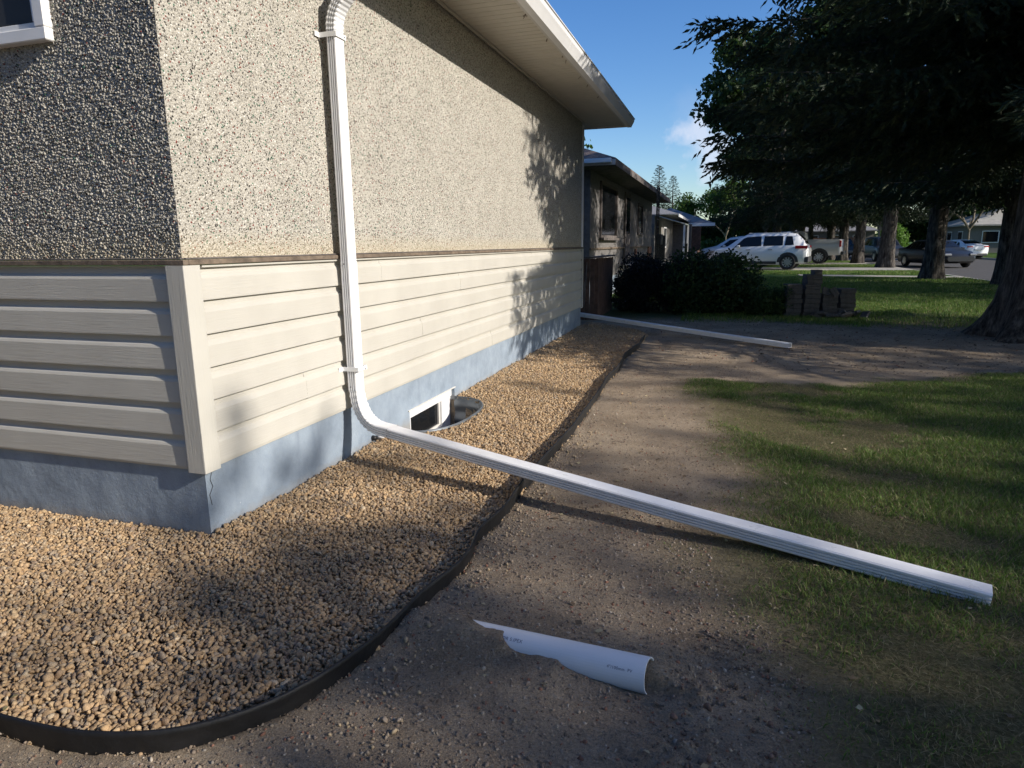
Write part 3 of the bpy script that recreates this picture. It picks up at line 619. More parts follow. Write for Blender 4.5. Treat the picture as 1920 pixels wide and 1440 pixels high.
def sweep(name, P, A, parent, mat, scales=None, sect=SECT, closed=True, hollow=True):
    """P centre path, A the sideways axis (section a) at each point"""
    V = []; F = []; n = len(sect); P = [Vector(p) for p in P]
    for i, p in enumerate(P):
        d = (P[min(i+1, len(P)-1)]-P[max(i-1, 0)]).normalized(); a = Vector(A[i] if isinstance(A, list) else A); a = (a-d*a.dot(d)).normalized(); b = a.cross(d).normalized()
        s = scales[i] if scales else 1
        V += [p+a*(x*s)+b*(y*s) for x, y in sect]
        if i: F += [((i-1)*n+k, (i-1)*n+(k+1) % n, i*n+(k+1) % n, i*n+k) for k in range(n)]
    if hollow:      # wall thickness at both open ends
        for i0, sg in ((0, 1), ((len(P)-1), -1)):
            d = (P[1]-P[0]).normalized() if i0 == 0 else (P[-1]-P[-2]).normalized(); m0 = len(V); c = P[i0]
            for dep, sc_ in ((0, .94), (.25, .94)):
                for k in range(n): V.append(c+(Vector(V[i0*n+k])-c)*sc_+d*sg*dep)
            for k in range(n):
                k2 = (k+1) % n; F += [(i0*n+k, i0*n+k2, m0+k2, m0+k), (m0+k, m0+k2, m0+n+k2, m0+n+k)]
            F.append(tuple(range(m0+n, m0+2*n)))
    return mk(name, V, F, mat, parent)
def bez(a, b, c, n): a, b, c = map(Vector, (a, b, c)); return [a*(1-t)**2+b*2*t*(1-t)+c*t*t for t in [i/n for i in range(n+1)]]
ds = empty('downspout'); ds.parent = house
px_, py_ = .078, 1.205
sweep('upper_pipe', [(px_, py_, 2.49), (px_, py_, 1.9), (px_, py_, 1.205)], (0, 1, 0), ds, M['pipe'])
sweep('lower_pipe', [(px_+.001, py_, 1.225), (px_+.001, py_, .9), (px_+.001, py_, .46)], (0, 1, 0), ds, M['pipe'], [1.045]*3)
d0 = Vector((3.11, -.905, 0)).normalized(); side = Vector((-d0.y, d0.x, 0))
K = Vector((px_+.004, py_+.0, .245)); end1 = K+d0*.23+Vector((0, 0, -.018))
bz = bez((px_, py_, .50), K+Vector((0, 0, -.02)), end1, 12)
path = [Vector((px_, py_, .50))]+bz[1:]+[end1+(end1-bz[-2]).normalized()*.06]
pts, sca, axs = [], [], []
for i in range(len(path)-1):
    for t in (0, .5): pts.append(path[i].lerp(path[i+1], t)); w_ = 1.0 if 1 <= i < 10 else 0; sca.append(1.03+(.02*w_ if t == 0 else -.07*w_)); f_ = min(1, max(0, (i-1)/9)); axs.append(Vector((0, 1, 0)).lerp(side, f_))
pts.append(path[-1]); sca.append(1.03); axs.append(side)
sweep('elbow', pts, axs, ds, M['pipe'], sca, hollow=False)
A0 = end1-d0*.0+Vector((0, 0, -.002)); B0 = Vector((3.19, .30, .040))
ext = sweep('extension_pipe', [A0, A0.lerp(B0, .3)+Vector((0, 0, -.006)), A0.lerp(B0, .6)+Vector((0, 0, -.008)), B0], side, ds, M['pipe'])
# top elbow towards the gutter
tp = bez((px_, py_, 2.48), (px_, py_, 2.62), (px_+.16, py_+.0, 2.70), 10); pts, sca = [], []
for i in range(len(tp)-1):
    for t in (0, .5): pts.append(tp[i].lerp(tp[i+1], t)); sca.append(1.03+(.05 if t == 0 else -.04))
pts.append(tp[-1]); sca.append(1.03)
sweep('elbow', pts, (0, 1, 0), ds, M['pipe'], sca, hollow=False)
sweep('offset_pipe', [tp[-1], tp[-1]+Vector((.30, 0, .20)), tp[-1]+Vector((.38, 0, .27)), tp[-1]+Vector((.40, 0, .42))], (0, 1, 0), ds, M['pipe'])
def strap(z):
    m = MB(); h = .013; y0, y1, x1 = py_-.049, py_+.051, px_+.0345
    m.box((.008, y0-.003, z-h), (x1, y0, z+h)).box((.008, y1, z-h), (x1, y1+.003, z+h)).box((x1, y0-.003, z-h), (x1+.003, y1+.003, z+h)).box((.008, y0-.045, z-h), (.011, y0-.003, z+h)).box((.008, y1+.003, z-h), (.011, y1+.03, z+h))
    return m.build('strap', M['white_metal'], ds)
strap(.585).location.x = .016; strap(2.455)
m = MB()
def screw(p, q, r_=.0035): MB().tube([p, q], r_, 8).build('screw', M['screw'], ds)
for p in ((.112, 1.235, .578), (.1135, 1.24, 2.455)): screw(p, (p[0]+.022 if p[2] < 1 else p[0]+.004, p[1], p[2]), .004)
for (x, z) in ((.07, .475), (.075, 1.212)): screw((x, py_-.0485, z), (x, py_-.0525, z))
for t in (0, 1):
    q = end1+d0*.055-side*(.049)+Vector((0, 0, .018-.036*t)); screw(q, q-side*.003, .003)
# far corner downspout and its extension
d2_ = empty('downspout'); d2_.parent = house
sweep('upright_pipe', [(-.015, HL+.05, 3.1), (-.015, HL+.05, .3)], (0, 1, 0), d2_, M['pipe'])
e0, e1 = Vector((-.02, 8.17+.0, .19)), Vector((3.03, 6.64, .034)); dd = (e1-e0); sd_ = Vector((-dd.y, dd.x, 0)).normalized()
e00 = Vector((-.05, HL+.09, .19))
sweep('extension_pipe', [e00, e00+(e1-e00)*.5+Vector((0, 0, -.004)), e1], sd_, d2_, M['pipe'])
# ---------------------------------------------------------------- window well
m = []; cy = (WY0+WY1)/2; hy = (WY1-WY0)/2; prof_ = []
for i in range(33): z = -.42+.45*i/32; prof_.append((.012*math.sin(i/32*math.pi*2*3.2), z))
prof_ = [(o, z-.012) for o, z in prof_]+[(.007, .019), (.007, .025), (.002, .026), (-.002, .022)]
V, F = [], []; na = 40; k = len(prof_)
for j in range(na+1):
    a = -math.pi/2+math.pi*j/na; ca, sa = max(0, math.cos(a)), math.sin(a); e = 2/2.6; bx_, by_ = WX*ca**e, hy*math.copysign(abs(sa)**e, sa)
    nx_, ny_ = ca, sa
    for o, z in prof_: V.append((.004+bx_+nx_*o, cy+by_+ny_*o, z))
F = [(j*k+i, (j+1)*k+i, (j+1)*k+i+1, j*k+i+1) for j in range(na) for i in range(k-1)]
ww = mk('window_well', V, F, M['galv'], None, True); tag(ww, 'corrugated galvanised steel window well sunk in the gravel at the basement window', 'window well')
# ---------------------------------------------------------------- buried PVC pipe
pv = empty('pvc_pipe', label='white plastic pipe half buried in the dirt with its cut end exposed', cat='pipe')
a0 = Vector((*(PA-PD*.12), float(ptop(-.12/PL))-PR)); a1 = Vector((*PB, float(ptop(1.0))-PR+.006)); ax = (a1-a0).normalized(); sx = Vector((ax.y, -ax.x, 0)).normalized(); uz = sx.cross(ax); uz = uz if uz.z > 0 else -uz
V, F = [], []; nn = 40
for (c, r_) in ((a0, PR), (a1, PR), (a1, PR-.0045), (a0, PR-.0045)):
    V += [c+(sx*math.cos(2*math.pi*i/nn)+uz*math.sin(2*math.pi*i/nn))*r_ for i in range(nn)]
for q in range(3): F += [(q*nn+i, q*nn+(i+1) % nn, (q+1)*nn+(i+1) % nn, (q+1)*nn+i) for i in range(nn)]
mk('pipe_body', V, F, M['pvc'], pv, True).data.shade_smooth() if False else mk('pipe_body', V, F, M['pvc'], pv, False)
def lettering(txt, s_start, size, ang):
    cu = bpy.data.curves.new('t', 'FONT'); cu.body = txt; cu.size = size; cu.space_character = 1.1; to = bpy.data.objects.new('t', cu); COL.objects.link(to)
    dg = bpy.context.evaluated_depsgraph_get(); me = bpy.data.meshes.new_from_object(to.evaluated_get(dg)); bpy.data.objects.remove(to)
    VV = []
    for v in me.vertices:
        th = R(ang)+v.co.y/PR; VV.append(a0+ax*(s_start+v.co.x)+(sx*math.cos(th)+uz*math.sin(th))*(PR+.0007))
    return mk('lettering', VV, [list(p.vertices) for p in me.polygons], M['ink'], pv)
Lp = (a1-a0).length
lettering('4"/100mm  PV', Lp-.118, .0125, 32); lettering('OR S.IPEX', Lp-.49, .016, 47)
# ---------------------------------------------------------------- copying
def kids(o): return [c for c in bpy.data.objects if c.parent == o]
def copy_tree(o, loc=None, rz=None, scale=None, parent=None, **k):
    c = o.copy(); COL.objects.link(c); c.parent = parent
    if loc is not None: c.location = loc
    if rz is not None: c.rotation_euler = (0, 0, rz)
    if scale: c.scale = (scale,)*3 if not hasattr(scale, '__len__') else scale
    for ch in kids(o): copy_tree(ch, parent=c)
    return tag(c, **k)
# ---------------------------------------------------------------- fence section beside the far corner
fe = empty('wooden_fence', (0, 0, 0), label='low brown board fence with a plank cap beside the far house corner', cat='fence')
m = MB(); y = 9.35
xx = -.32
while xx < .03: m.box((xx, 9.32, .0), (xx+.082, 9.345, 1.06+random.uniform(-.01, .01)), 0, None, .003); xx += .09
yy = 9.35
while yy < 11.2: m.box((.025, yy, 0), (.05, yy+.085, 1.06+random.uniform(-.01, .01)), 0, None, .003); yy += .093
m.build('boards', M['board'], fe)
MB().box((-.34, 9.29, 1.075), (.085, 9.42, 1.10), 0, None, .004).box((-.04, 9.43, 1.076), (.09, 11.25, 1.101), 0, None, .004).build('cap', M['board2'], fe)
MB().box((.0505, 9.36, 0), (.09, 9.4, 1.07)).build('post', M['board'], fe)
st = MB().tube([(-.13, 9.26, .32), (-.10, 9.30, 1.0)], .011, 6).build('stick', M['board2'], None, True); tag(st, 'thin grey stick leaning against the brown board fence', 'stick')
# ---------------------------------------------------------------- neighbouring houses
def hip(name, x0, x1, y0, y1, z, rise, mat, parent, th=.05):
    w = min(x1-x0, y1-y0)/2; 
    if x1-x0 < y1-y0: a, b = ((x0+x1)/2, y0+w, z+rise), ((x0+x1)/2, y1-w, z+rise); F = [(0, 1, 4), (1, 2, 5, 4), (2, 3, 5), (3, 0, 4, 5)]
    else: a, b = (x0+w, (y0+y1)/2, z+rise), (x1-w, (y0+y1)/2, z+rise); F = [(0, 1, 5, 4), (1, 2, 5), (2, 3, 4, 5), (3, 0, 4)]
    V = [(x0, y0, z), (x1, y0, z), (x1, y1, z), (x0, y1, z), a, b]+[(x0, y0, z-th), (x1, y0, z-th), (x1, y1, z-th), (x0, y1, z-th)]
    F += [(0, 6, 7, 1), (1, 7, 8, 2), (2, 8, 9, 3), (3, 9, 6, 0), (9, 8, 7, 6)]
    return mk(name, V, F, mat, parent)
n1 = empty('house', label='dark shaded neighbouring bungalow with brown hip roof past the near house corner', cat='house')
NX, NY0, NY1 = -.62, 12.2, 24.6
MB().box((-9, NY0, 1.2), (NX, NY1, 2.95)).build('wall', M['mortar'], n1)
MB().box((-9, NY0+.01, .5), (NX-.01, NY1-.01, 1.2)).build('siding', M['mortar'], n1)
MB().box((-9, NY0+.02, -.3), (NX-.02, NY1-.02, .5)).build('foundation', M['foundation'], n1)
box('trim', (NX-.01, NY0-.02, 1.19), (NX+.03, NY1, 1.23), M['trim'], n1)
hip('roof', -9.6, NX+.62, NY0-.62, NY1+.6, 3.0, 1.9, M['shingle'], n1, .03)
MB().box((-9.6, NY0-.64, 2.86), (NX+.62, NY0-.61, 2.97), 0, None, .004).build('fascia', M['fascia'], n1)
MB().box((NX+.61, NY0-.6, 2.84), (NX+.64, NY1+.6, 2.96), 0, None, .004).build('fascia', M['board2'], n1)
MB().box((-9.6, NY0-.75, 2.90), (NX+.55, NY0-.65, 2.985), 0, None, .008).build('gutter', M['white_metal'], n1)
MB().box((-9.5, NY0-.6, 2.85), (NX+.6, NY0, 2.87)).box((NX, NY0, 2.85), (NX+.6, NY1+.5, 2.87)).build('soffit', M['board2'], n1)
def wind(par, x, y0, y1, z0, z1, fm='board2', fw=.07, nm='window'):
    f_ = MB().box((x, y0, z0), (x+.05, y0+fw, z1)).box((x, y1-fw, z0), (x+.05, y1, z1)).box((x, y0+fw, z0), (x+.05, y1-fw, z0+fw)).box((x, y0+fw, z1-fw), (x+.05, y1-fw, z1)).build(nm, M[fm], par)
    box('pane', (x+.005, y0+fw, z0+fw), (x+.015, y1-fw, z1-fw), M['black_glass'], f_); return f_
w1 = wind(n1, NX+.002, 13.3, 15.7, 1.45, 2.72); box('sill', (NX+.052, 13.25, 1.40), (NX+.12, 15.75, 1.46), M['board2'], w1)
wind(n1, NX+.002, 20.2, 21.4, 1.6, 2.6)
dr = box('door', (NX+.002, 17.2, .75), (NX+.05, 18.2, 2.75), M['board2'], n1); box('pane', (NX+.052, 17.35, 1.6), (NX+.06, 18.05, 2.6), M['black_glass'], dr)
# porch with iron rails
MB().box((NX+.003, 16.4, -.2), (NX+1.0, 19.6, .74), 0, None, .01).build('porch', M['concrete'], n1)
def rail(par, x, y0, y1, z0, z1, sp_=.12):
    m = MB().box((x-.012, y0, z1-.02), (x+.012, y1, z1)).box((x-.012, y0, z0+.05), (x+.012, y1, z0+.07)); y = y0
    while y <= y1: m.box((x-.008, y-.008, z0), (x+.008, y+.008, z1-.001)); y += sp_
    return m.build('railing', M['iron'], par)
rail(n1, NX+.97, 16.45, 19.55, .75, 1.55)
m = MB()
for yy in (16.6, 17.25): m.box((NX+.95, yy-.015, .75), (NX+.98, yy+.015, 2.84))
for zz in (1.5, 1.75, 1.95, 2.2, 2.45, 2.7): m.box((NX+.955, 16.615, zz), (NX+.975, 17.235, zz+.02))
m.box((NX+.955, 16.9, 1.9), (NX+.975, 16.92, 2.84)); m.build('porch_post', M['iron'], n1)
box('mailbox', (NX+.99, 16.55, 1.28), (NX+1.1, 17.25, 1.56), M['iron'], n1, .01)
box('brick_panel', (NX+.004, 19.7, .5), (NX+.03, 20.1, 1.15), M['brick'], n1); box('brick_panel', (NX+.004, 23.4, .4), (NX+.05, 24.4, 1.2), M['brick'], n1)
nd = MB().box((NX+.3, 11.9, .08), (NX+.95, 11.98, .16), 0, None, .006).build('drain_pipe', M['pipe']); tag(nd, 'short white drain pipe on the ground behind the brown board fence', 'pipe')
# second house: awning, posts
n2 = empty('house', label='smaller grey house with striped porch awning beyond the brown roofed bungalow', cat='house')
MX = -.75
MB().box((-9, 30, -.3), (MX, 38, 2.5)).build('wall', M['far_stucco'], n2)
MB().box((MX, 37.2, -.3), (MX+1.0, 42.5, 2.35)).build('wing', M['paint_blue'] if False else M['mortar'], n2)
hip('roof', -9.5, MX+.8, 29.4, 42, 2.62, 1.6, M['grey_shingle'], n2, .04)
MB().box((MX+.8, 29.4, 2.48), (MX+.84, 42, 2.61), 0, None, .005).build('fascia', M['white_metal'], n2)
hip('roof', MX-3, MX+2.2, 38, 47, 2.42, 1.0, M['grey_shingle'], n2, .1)
rf = MB().box((MX-3, 37.9, 2.25), (MX+2.25, 37.95, 2.42)).build('fascia', M['white_metal'], n2)
MB().box((MX+1.0, 37.96, -.2), (MX+1.5, 38.2, 2.24)).build('dark_door', M['board'], n2)
for q in range(10):
    V = [(MX+.0+.25*0, 27.0+.30*q, 2.5), (MX+1.25, 27.0+.30*q, 2.12), (MX+1.25, 27.3+.30*q, 2.12), (MX, 27.3+.30*q, 2.5)]
    if q == 0: VA = []; FA = []; IA = []
    b_ = len(VA); VA += V+[(x, y, z-.03) for x, y, z in V]; FA += [[b_+i for i in f] for f in ((3, 2, 1, 0), (4, 5, 6, 7), (0, 1, 5, 4), (1, 2, 6, 5), (2, 3, 7, 6), (3, 0, 4, 7))]; IA += [q % 2]*6
mk('awning', VA, FA, [M['awning_a'], M['awning_b']], n2, matidx=IA)
for yy in (27.1, 29.9): MB().box((MX+1.18, yy, -.1), (MX+1.25, yy+.07, 2.12)).build('porch_post', M['white_metal'], n2)
MB().box((MX+.0, 27.0, -.1), (MX+1.3, 30, .5)).build('porch', M['concrete'], n2)
MB().box((-6, 27.0, -.1), (MX, 30, 2.5)).build('wall', M['far_stucco'], n2)
wind(n2, MX+.002, 31, 32.6, 1.1, 2.1, 'white_metal'); wind(n2, MX+.002, 27.6, 28.5, .55, 2.2, 'board', nm='door')
rail(n2, MX+1.22, 27.2, 29.85, .5, 1.3)
f3 = empty('wooden_fence', label='dark low picket fence in front of the far grey house', cat='fence')
m = MB(); y = 31.0
while y < 36.5: m.box((MX+1.6, y, 0), (MX+1.63, y+.1, 1.0), 0, None, .004); y += .13
m.build('pickets', M['board'], f3); MB().box((MX+1.632, 31, .7), (MX+1.66, 36.5, .78)).box((MX+1.632, 31, .2), (MX+1.66, 36.5, .28)).build('rail', M['board'], f3)
# ---------------------------------------------------------------- pavers
pid = [('dark grey concrete paver in the shorter stack next to the hedge', (3.35, 10.42), 7, .0), ('dark grey concrete paver in the tallest stack', (3.65, 10.48), 9, 0), ('dark grey concrete paver in the stack with a broken tilted top', (3.95, 10.56), 5, 0), ('dark grey concrete paver in the right end stack nearest the big tree', (4.24, 10.66), 6, 0)]
pm = []
ord_ = ['first', 'second', 'third', 'fourth', 'fifth', 'sixth', 'seventh', 'eighth', 'ninth', 'tenth', 'eleventh']
for k in range(3):
    m = MB(); 
    if k == 0: m.box((-.13, -.11, 0), (.13, .11, .082), 0, None, .008)
    if k == 1: m.box((-.13, -.11, 0), (-.003, .11, .082), 0, None, .008).box((.0, -.11, 0), (.13, .11, .080), 0, None, .008)
    if k == 2: m.box((-.125, -.11, 0), (.128, .11, .04), 0, None, .006).box((-.128, -.105, .0405), (.126, .11, .082), 0, None, .006)
    o = m.build('paver', M['paver']); pm.append(o)
first = {0: True, 1: True, 2: True}
def put_paver(loc, rot, label, group='pavers stacked and tumbled beside the hedge'):
    k = random.randrange(3); o = pm[k] if first[k] else pm[k].copy()
    if not first[k]: COL.objects.link(o)
    first[k] = False; o.location = loc; o.rotation_euler = rot; tag(o, label, 'paver', group); return o
for lab, (x, y), cnt, _ in pid:
    for i in range(cnt): put_paver((x+random.uniform(-.012, .012), y+random.uniform(-.012, .012), .005+i*.0835), (0, 0, .25+random.uniform(-.07, .07)), ('topmost ' if i == cnt-1 else ord_[i]+' from bottom, ')+lab)
put_paver((3.72, 10.5, .757), (0, 0, .3), 'single dark paver topping the tallest stack').scale = (.5, .8, .9)
for (x, y, z, rx, ry, rz) in ((3.88, 10.50, .44, .9, .3, .2), (4.02, 10.5, .44, 1.1, -.4, .5)): put_paver((x, y, z), (rx, ry, rz), 'broken paver leaning on the third stack, %s one' % ('left' if x < 3.95 else 'right'), 'pavers stacked and tumbled beside the hedge').scale = (.45, .7, .6)
for i in range(11):
    a = i/10; put_paver((3.72+a*.75+random.uniform(-.05, .05), 10.12+a*.25+random.uniform(-.12, .08), .03+random.uniform(0, .05)), (random.uniform(-.7, .7), random.uniform(-.7, .7), random.uniform(0, 3)), ord_[i]+' broken paver piece from the left, tumbled in front of the stacks').scale = (random.uniform(.45, .8), .55, .6)
# ---------------------------------------------------------------- foliage
def leafcloud(P, size, cols, asp=.6):
    n = len(P); Rm = rotm(n); s = size[:, None, None] if hasattr(size, '__len__') else size
    q = np.array([(-1, 0, 0), (0, -asp, .12), (1, 0, 0), (0, asp, .12)]); V = np.einsum('nij,vj->nvi', Rm, q)*s+P[:, None, :]
    return V.reshape(-1, 3), np.arange(n*4).reshape(n, 4), np.repeat(cols, 4, axis=0)
def pick(n, pal, var=.25): return np.array(pal)[rng.integers(0, len(pal), n)]*rng.uniform(1-var, 1+var, (n, 1))
def bush(name, label, c, r, h, n, size, pal, group=None, seed=0, stems=14):
    root = empty(name, (c[0], c[1], 0), label=label, cat='shrub', group=group)
    # lumpy volume of twig tips
    K = 44; cen = np.stack([rng.uniform(-1, 1, K)*r[0]*.72, rng.uniform(-1, 1, K)*r[1]*.62, rng.uniform(.18, .82, K)*h], -1); rad = rng.uniform(.2, .38, K)*(min(h, 1.4)*.85 if h < 1.5 else h*.8)
    i = rng.integers(0, K, n); d = rng.normal(size=(n, 3)); d /= np.linalg.norm(d, axis=1)[:, None]; P = cen[i]+d*(rad[i]*rng.uniform(.55, 1.08, n))[:, None]
    P = P[(P[:, 2] > .02)]; n = len(P)
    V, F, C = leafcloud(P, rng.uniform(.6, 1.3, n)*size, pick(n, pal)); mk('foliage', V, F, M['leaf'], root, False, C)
    m = MB()
    for k in range(stems): a = cen[rng.integers(0, K)]; m.tube([(a[0]*.4, a[1]*.4, -.02), (a[0]*.8, a[1]*.8, a[2]*.6), tuple(a)], [.016, .01, .005], 5)
    m.build('stem', M['bark'], root); return root
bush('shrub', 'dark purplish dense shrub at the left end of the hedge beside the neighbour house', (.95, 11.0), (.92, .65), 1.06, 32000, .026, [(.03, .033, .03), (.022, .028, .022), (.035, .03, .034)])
bush('shrub', 'broad green leafy shrub forming the right end of the hedge next to the stacked pavers', (2.08, 10.8), (.9, .7), 1.10, 26000, .034, [(.035, .07, .022), (.05, .09, .03), (.025, .05, .018)])
bush('shrub', 'low leafy undergrowth at the foot of the hedge beside the pavers', (2.95, 10.35), (.45, .35), .55, 5000, .025, [(.035, .07, .022), (.05, .09, .03)], stems=5)
# --- spruce
def spruce_mesh(Ht, r0, z0, seed, nb=120, det=1.0, reach=None, droop=.32, fine=False):
    rs = np.random.default_rng(seed); tr = MB(); segs = []; PV, PD_, PS = [], [], []
    for b in range(nb):
        t = (b+rs.random())/nb; z = z0+(Ht-z0)*t**1.15; az = b*2.399+rs.uniform(-.3, .3)
        L = r0*(1-t**1.7)*rs.uniform(.72, 1.12)+.25
        if reach: L = min(L*reach(az, z), 4.7-.25*max(0, 4.5-z))
        n = 9; pts = []
        for k in range(n+1):
            q = k/n; rr = L*q; zz = z-droop*L*(q**1.2)*(1-t*.6)+.16*L*q**3+rs.normal()*.01*L; a2 = az+math.sin(q*3+b)*.06
            pts.append(np.array([math.cos(a2)*rr, math.sin(a2)*rr, zz]))
        rad = .006+.0055*L
        tr.tube([tuple(p) for p in pts], [max(.004, rad*(1-k/n*.9)) for k in range(n+1)], 5, False)
        # twigs either side, hanging
        m_ = max(4, int(L*(20 if fine else 12)*det)); dmain = pts[-1]-pts[0]; dmain /= np.linalg.norm(dmain); sidev = np.cross(dmain, (0, 0, 1)); sidev /= np.linalg.norm(sidev)
        for j in range(m_):
            q = .12+.88*(j+rs.random())/m_; kk = min(n-1, int(q*n)); p0 = pts[kk]+(pts[kk+1]-pts[kk])*(q*n-kk)
            for sg in (-1, 1):
                tl = ((1.05-q*.7)*L*.17*rs.uniform(.6, 1.15)+.12) if fine else min((1.05-q*.75)*L*.26*rs.uniform(.6, 1.15)+.08, 1.0)
                dv = sidev*sg*rs.uniform(.5, 1)+dmain*rs.uniform(.45, .9)+np.array([0, 0, -rs.uniform(.15, .7) if not fine else rs.uniform(-.55, .15)]); dv /= np.linalg.norm(dv)
                m2 = max(2, int(tl/(.06 if fine else .05)*det))
                for w in range(m2):
                    s = (w+.7)/m2*tl; d3 = dv*1.0+rs.normal(size=3)*.36; d3[2] -= .12; d3 /= np.linalg.norm(d3)
                    PV.append(p0+dv*s+np.array([0, 0, -.25*s*s])); PD_.append(d3); PS.append(rs.uniform(.07, .13)/det**.7)
        for w in range(int(6*det)+2): PV.append(pts[-1]-dmain*w*.05); d3 = dmain+rs.normal(size=3)*.4; PD_.append(d3/np.linalg.norm(d3)); PS.append(.12/det**.7)
    PV, PD_, PS = np.array(PV), np.array(PD_), np.array(PS); n = len(PV)
    a = np.cross(PD_, rs.normal(size=(n, 3))); a /= np.linalg.norm(a, axis=1)[:, None]; b = np.cross(PD_, a); Vs_ = []
    for ax_ in (a, b):
        w = (PS*(.16 if fine else .14))[:, None]; L_ = PS[:, None]
        Vs_.append(np.stack([PV-PD_*L_*.1, PV+PD_*L_*.35+ax_*w, PV+PD_*L_, PV+PD_*L_*.35-ax_*w], 1))
    if fine:        # needle tufts round every shoot
        for ax_ in range(5):
            t_ = rs.uniform(.0, .95, n)[:, None]; ang = rs.uniform(0, 6.28, n)[:, None]; rad_ = a*np.cos(ang)+b*np.sin(ang); q0 = PV+PD_*PS[:, None]*t_; dn = PD_*.8+rad_*.75; dn /= np.linalg.norm(dn, axis=1)[:, None]
            sw_ = np.cross(dn, rad_)*.0042; ln = rs.uniform(.028, .05, n)[:, None]; Vs_.append(np.stack([q0-sw_, q0+sw_, q0+dn*ln+sw_*.3, q0+dn*ln-sw_*.3], 1))
    V = np.concatenate(Vs_, 0).reshape(-1, 3); F = np.arange(len(V)).reshape(-1, 4)
    c = pick(n, [(.022, .04, .018), (.03, .052, .022), (.018, .032, .02), (.045, .06, .025)]); C = np.repeat(np.concatenate([c]*len(Vs_), 0), 4, axis=0)
    return V, F, C, tr
def trunk_mesh(Ht, r, flare, seed, n=18, lean=0):
    rs = np.random.default_rng(seed); V, F = [], []; zs = [-.1, 0, .1, .25, .5, .9, 1.5, 2.5, 4, 6, 9]; zs = [z for z in zs if z < Ht*.8]+[Ht*.85, Ht]; ph = rs.uniform(0, 6, 4)
    for i, z in enumerate(zs):
        base = r*(1-.9*max(0, z)/Ht)+flare*math.exp(-max(0, z)/.35)
        for k in range(n):
            a = 2*math.pi*k/n; w = 1+(.22*math.exp(-max(0, z)/.4)+.03)*math.sin(a*5+ph[0])+.04*math.sin(a*3+ph[1]+z)
            V.append((math.cos(a)*base*w+lean*z, math.sin(a)*base*w, z))
        if i: F += [((i-1)*n+k, (i-1)*n+(k+1) % n, i*n+(k+1) % n, i*n+k) for k in range(n)]
    F.append(tuple(range((len(zs)-1)*n, len(zs)*n))); return V, F
def spruce(loc, label, mesh, tv, group=None, rz=0, scale=1, name='spruce_tree'):
    root = empty(name, loc, rz, label=label, cat='tree', group=group); root.scale = (scale,)*3
    V, F, C, tr = mesh; mk('crown', V, F, M['needle'], root, False, C); tr.build('limb', M['bark'], root, True); mk('trunk', tv[0], tv[1], M['bark'], root, True); return root
def reachA(az, z):
    a = (az+math.pi) % (2*math.pi)-math.pi; w = abs(abs(a)-math.pi)      # 0 when pointing to -X
    return (.97+.1*math.sin(az*3.1+z*2.3)) if w < .5 else 1.0
SA = spruce_mesh(15, 4.6, 2.95, 11, 260, .95, reachA, .32, True)
TA = trunk_mesh(15, .47, .26, 3, 26)
bigs = spruce((6.30, 8.4, 0), 'huge dark spruce with a thick furrowed trunk at the right edge', SA, TA)
SB = spruce_mesh(16, 4.5, 3.2, 23, 170, .55, None, .26)
TB = trunk_mesh(16, .31, .07, 5)
s2 = spruce((8.95, 24, 0), 'dark spruce standing between the big spruce and the parked white sedan', SB, TB, 'spruces in a row along the boulevard')
def more(x, y, rz, sc_, label): return copy_tree(s2, (x, y, 0), rz, sc_, label=label, group='spruces in a row along the boulevard')
more(9.5, 17.0, 1.1, .98, 'boulevard spruce mostly hidden behind the huge right edge trunk')
more(10.0, 20.8, 5.3, .95, 'boulevard spruce added to shade the neighbour house, right behind the huge trunk at the right edge, second past it')  # extra tree put in to deepen the shade on the neighbour's front
more(9.75, 35.2, 2.1, 1.12, 'boulevard spruce with a broad trunk in front of the black parked car')
more(9.75, 42.8, 3.9, 1.0, 'boulevard spruce fourth from the big one, right of the silver pickup')
more(9.6, 47.8, 5.0, 1.05, 'boulevard spruce beside the tail of the silver pickup')
more(9.3, 51.5, 0.7, 1.0, 'boulevard spruce just left of the one nearest the pickup tail')
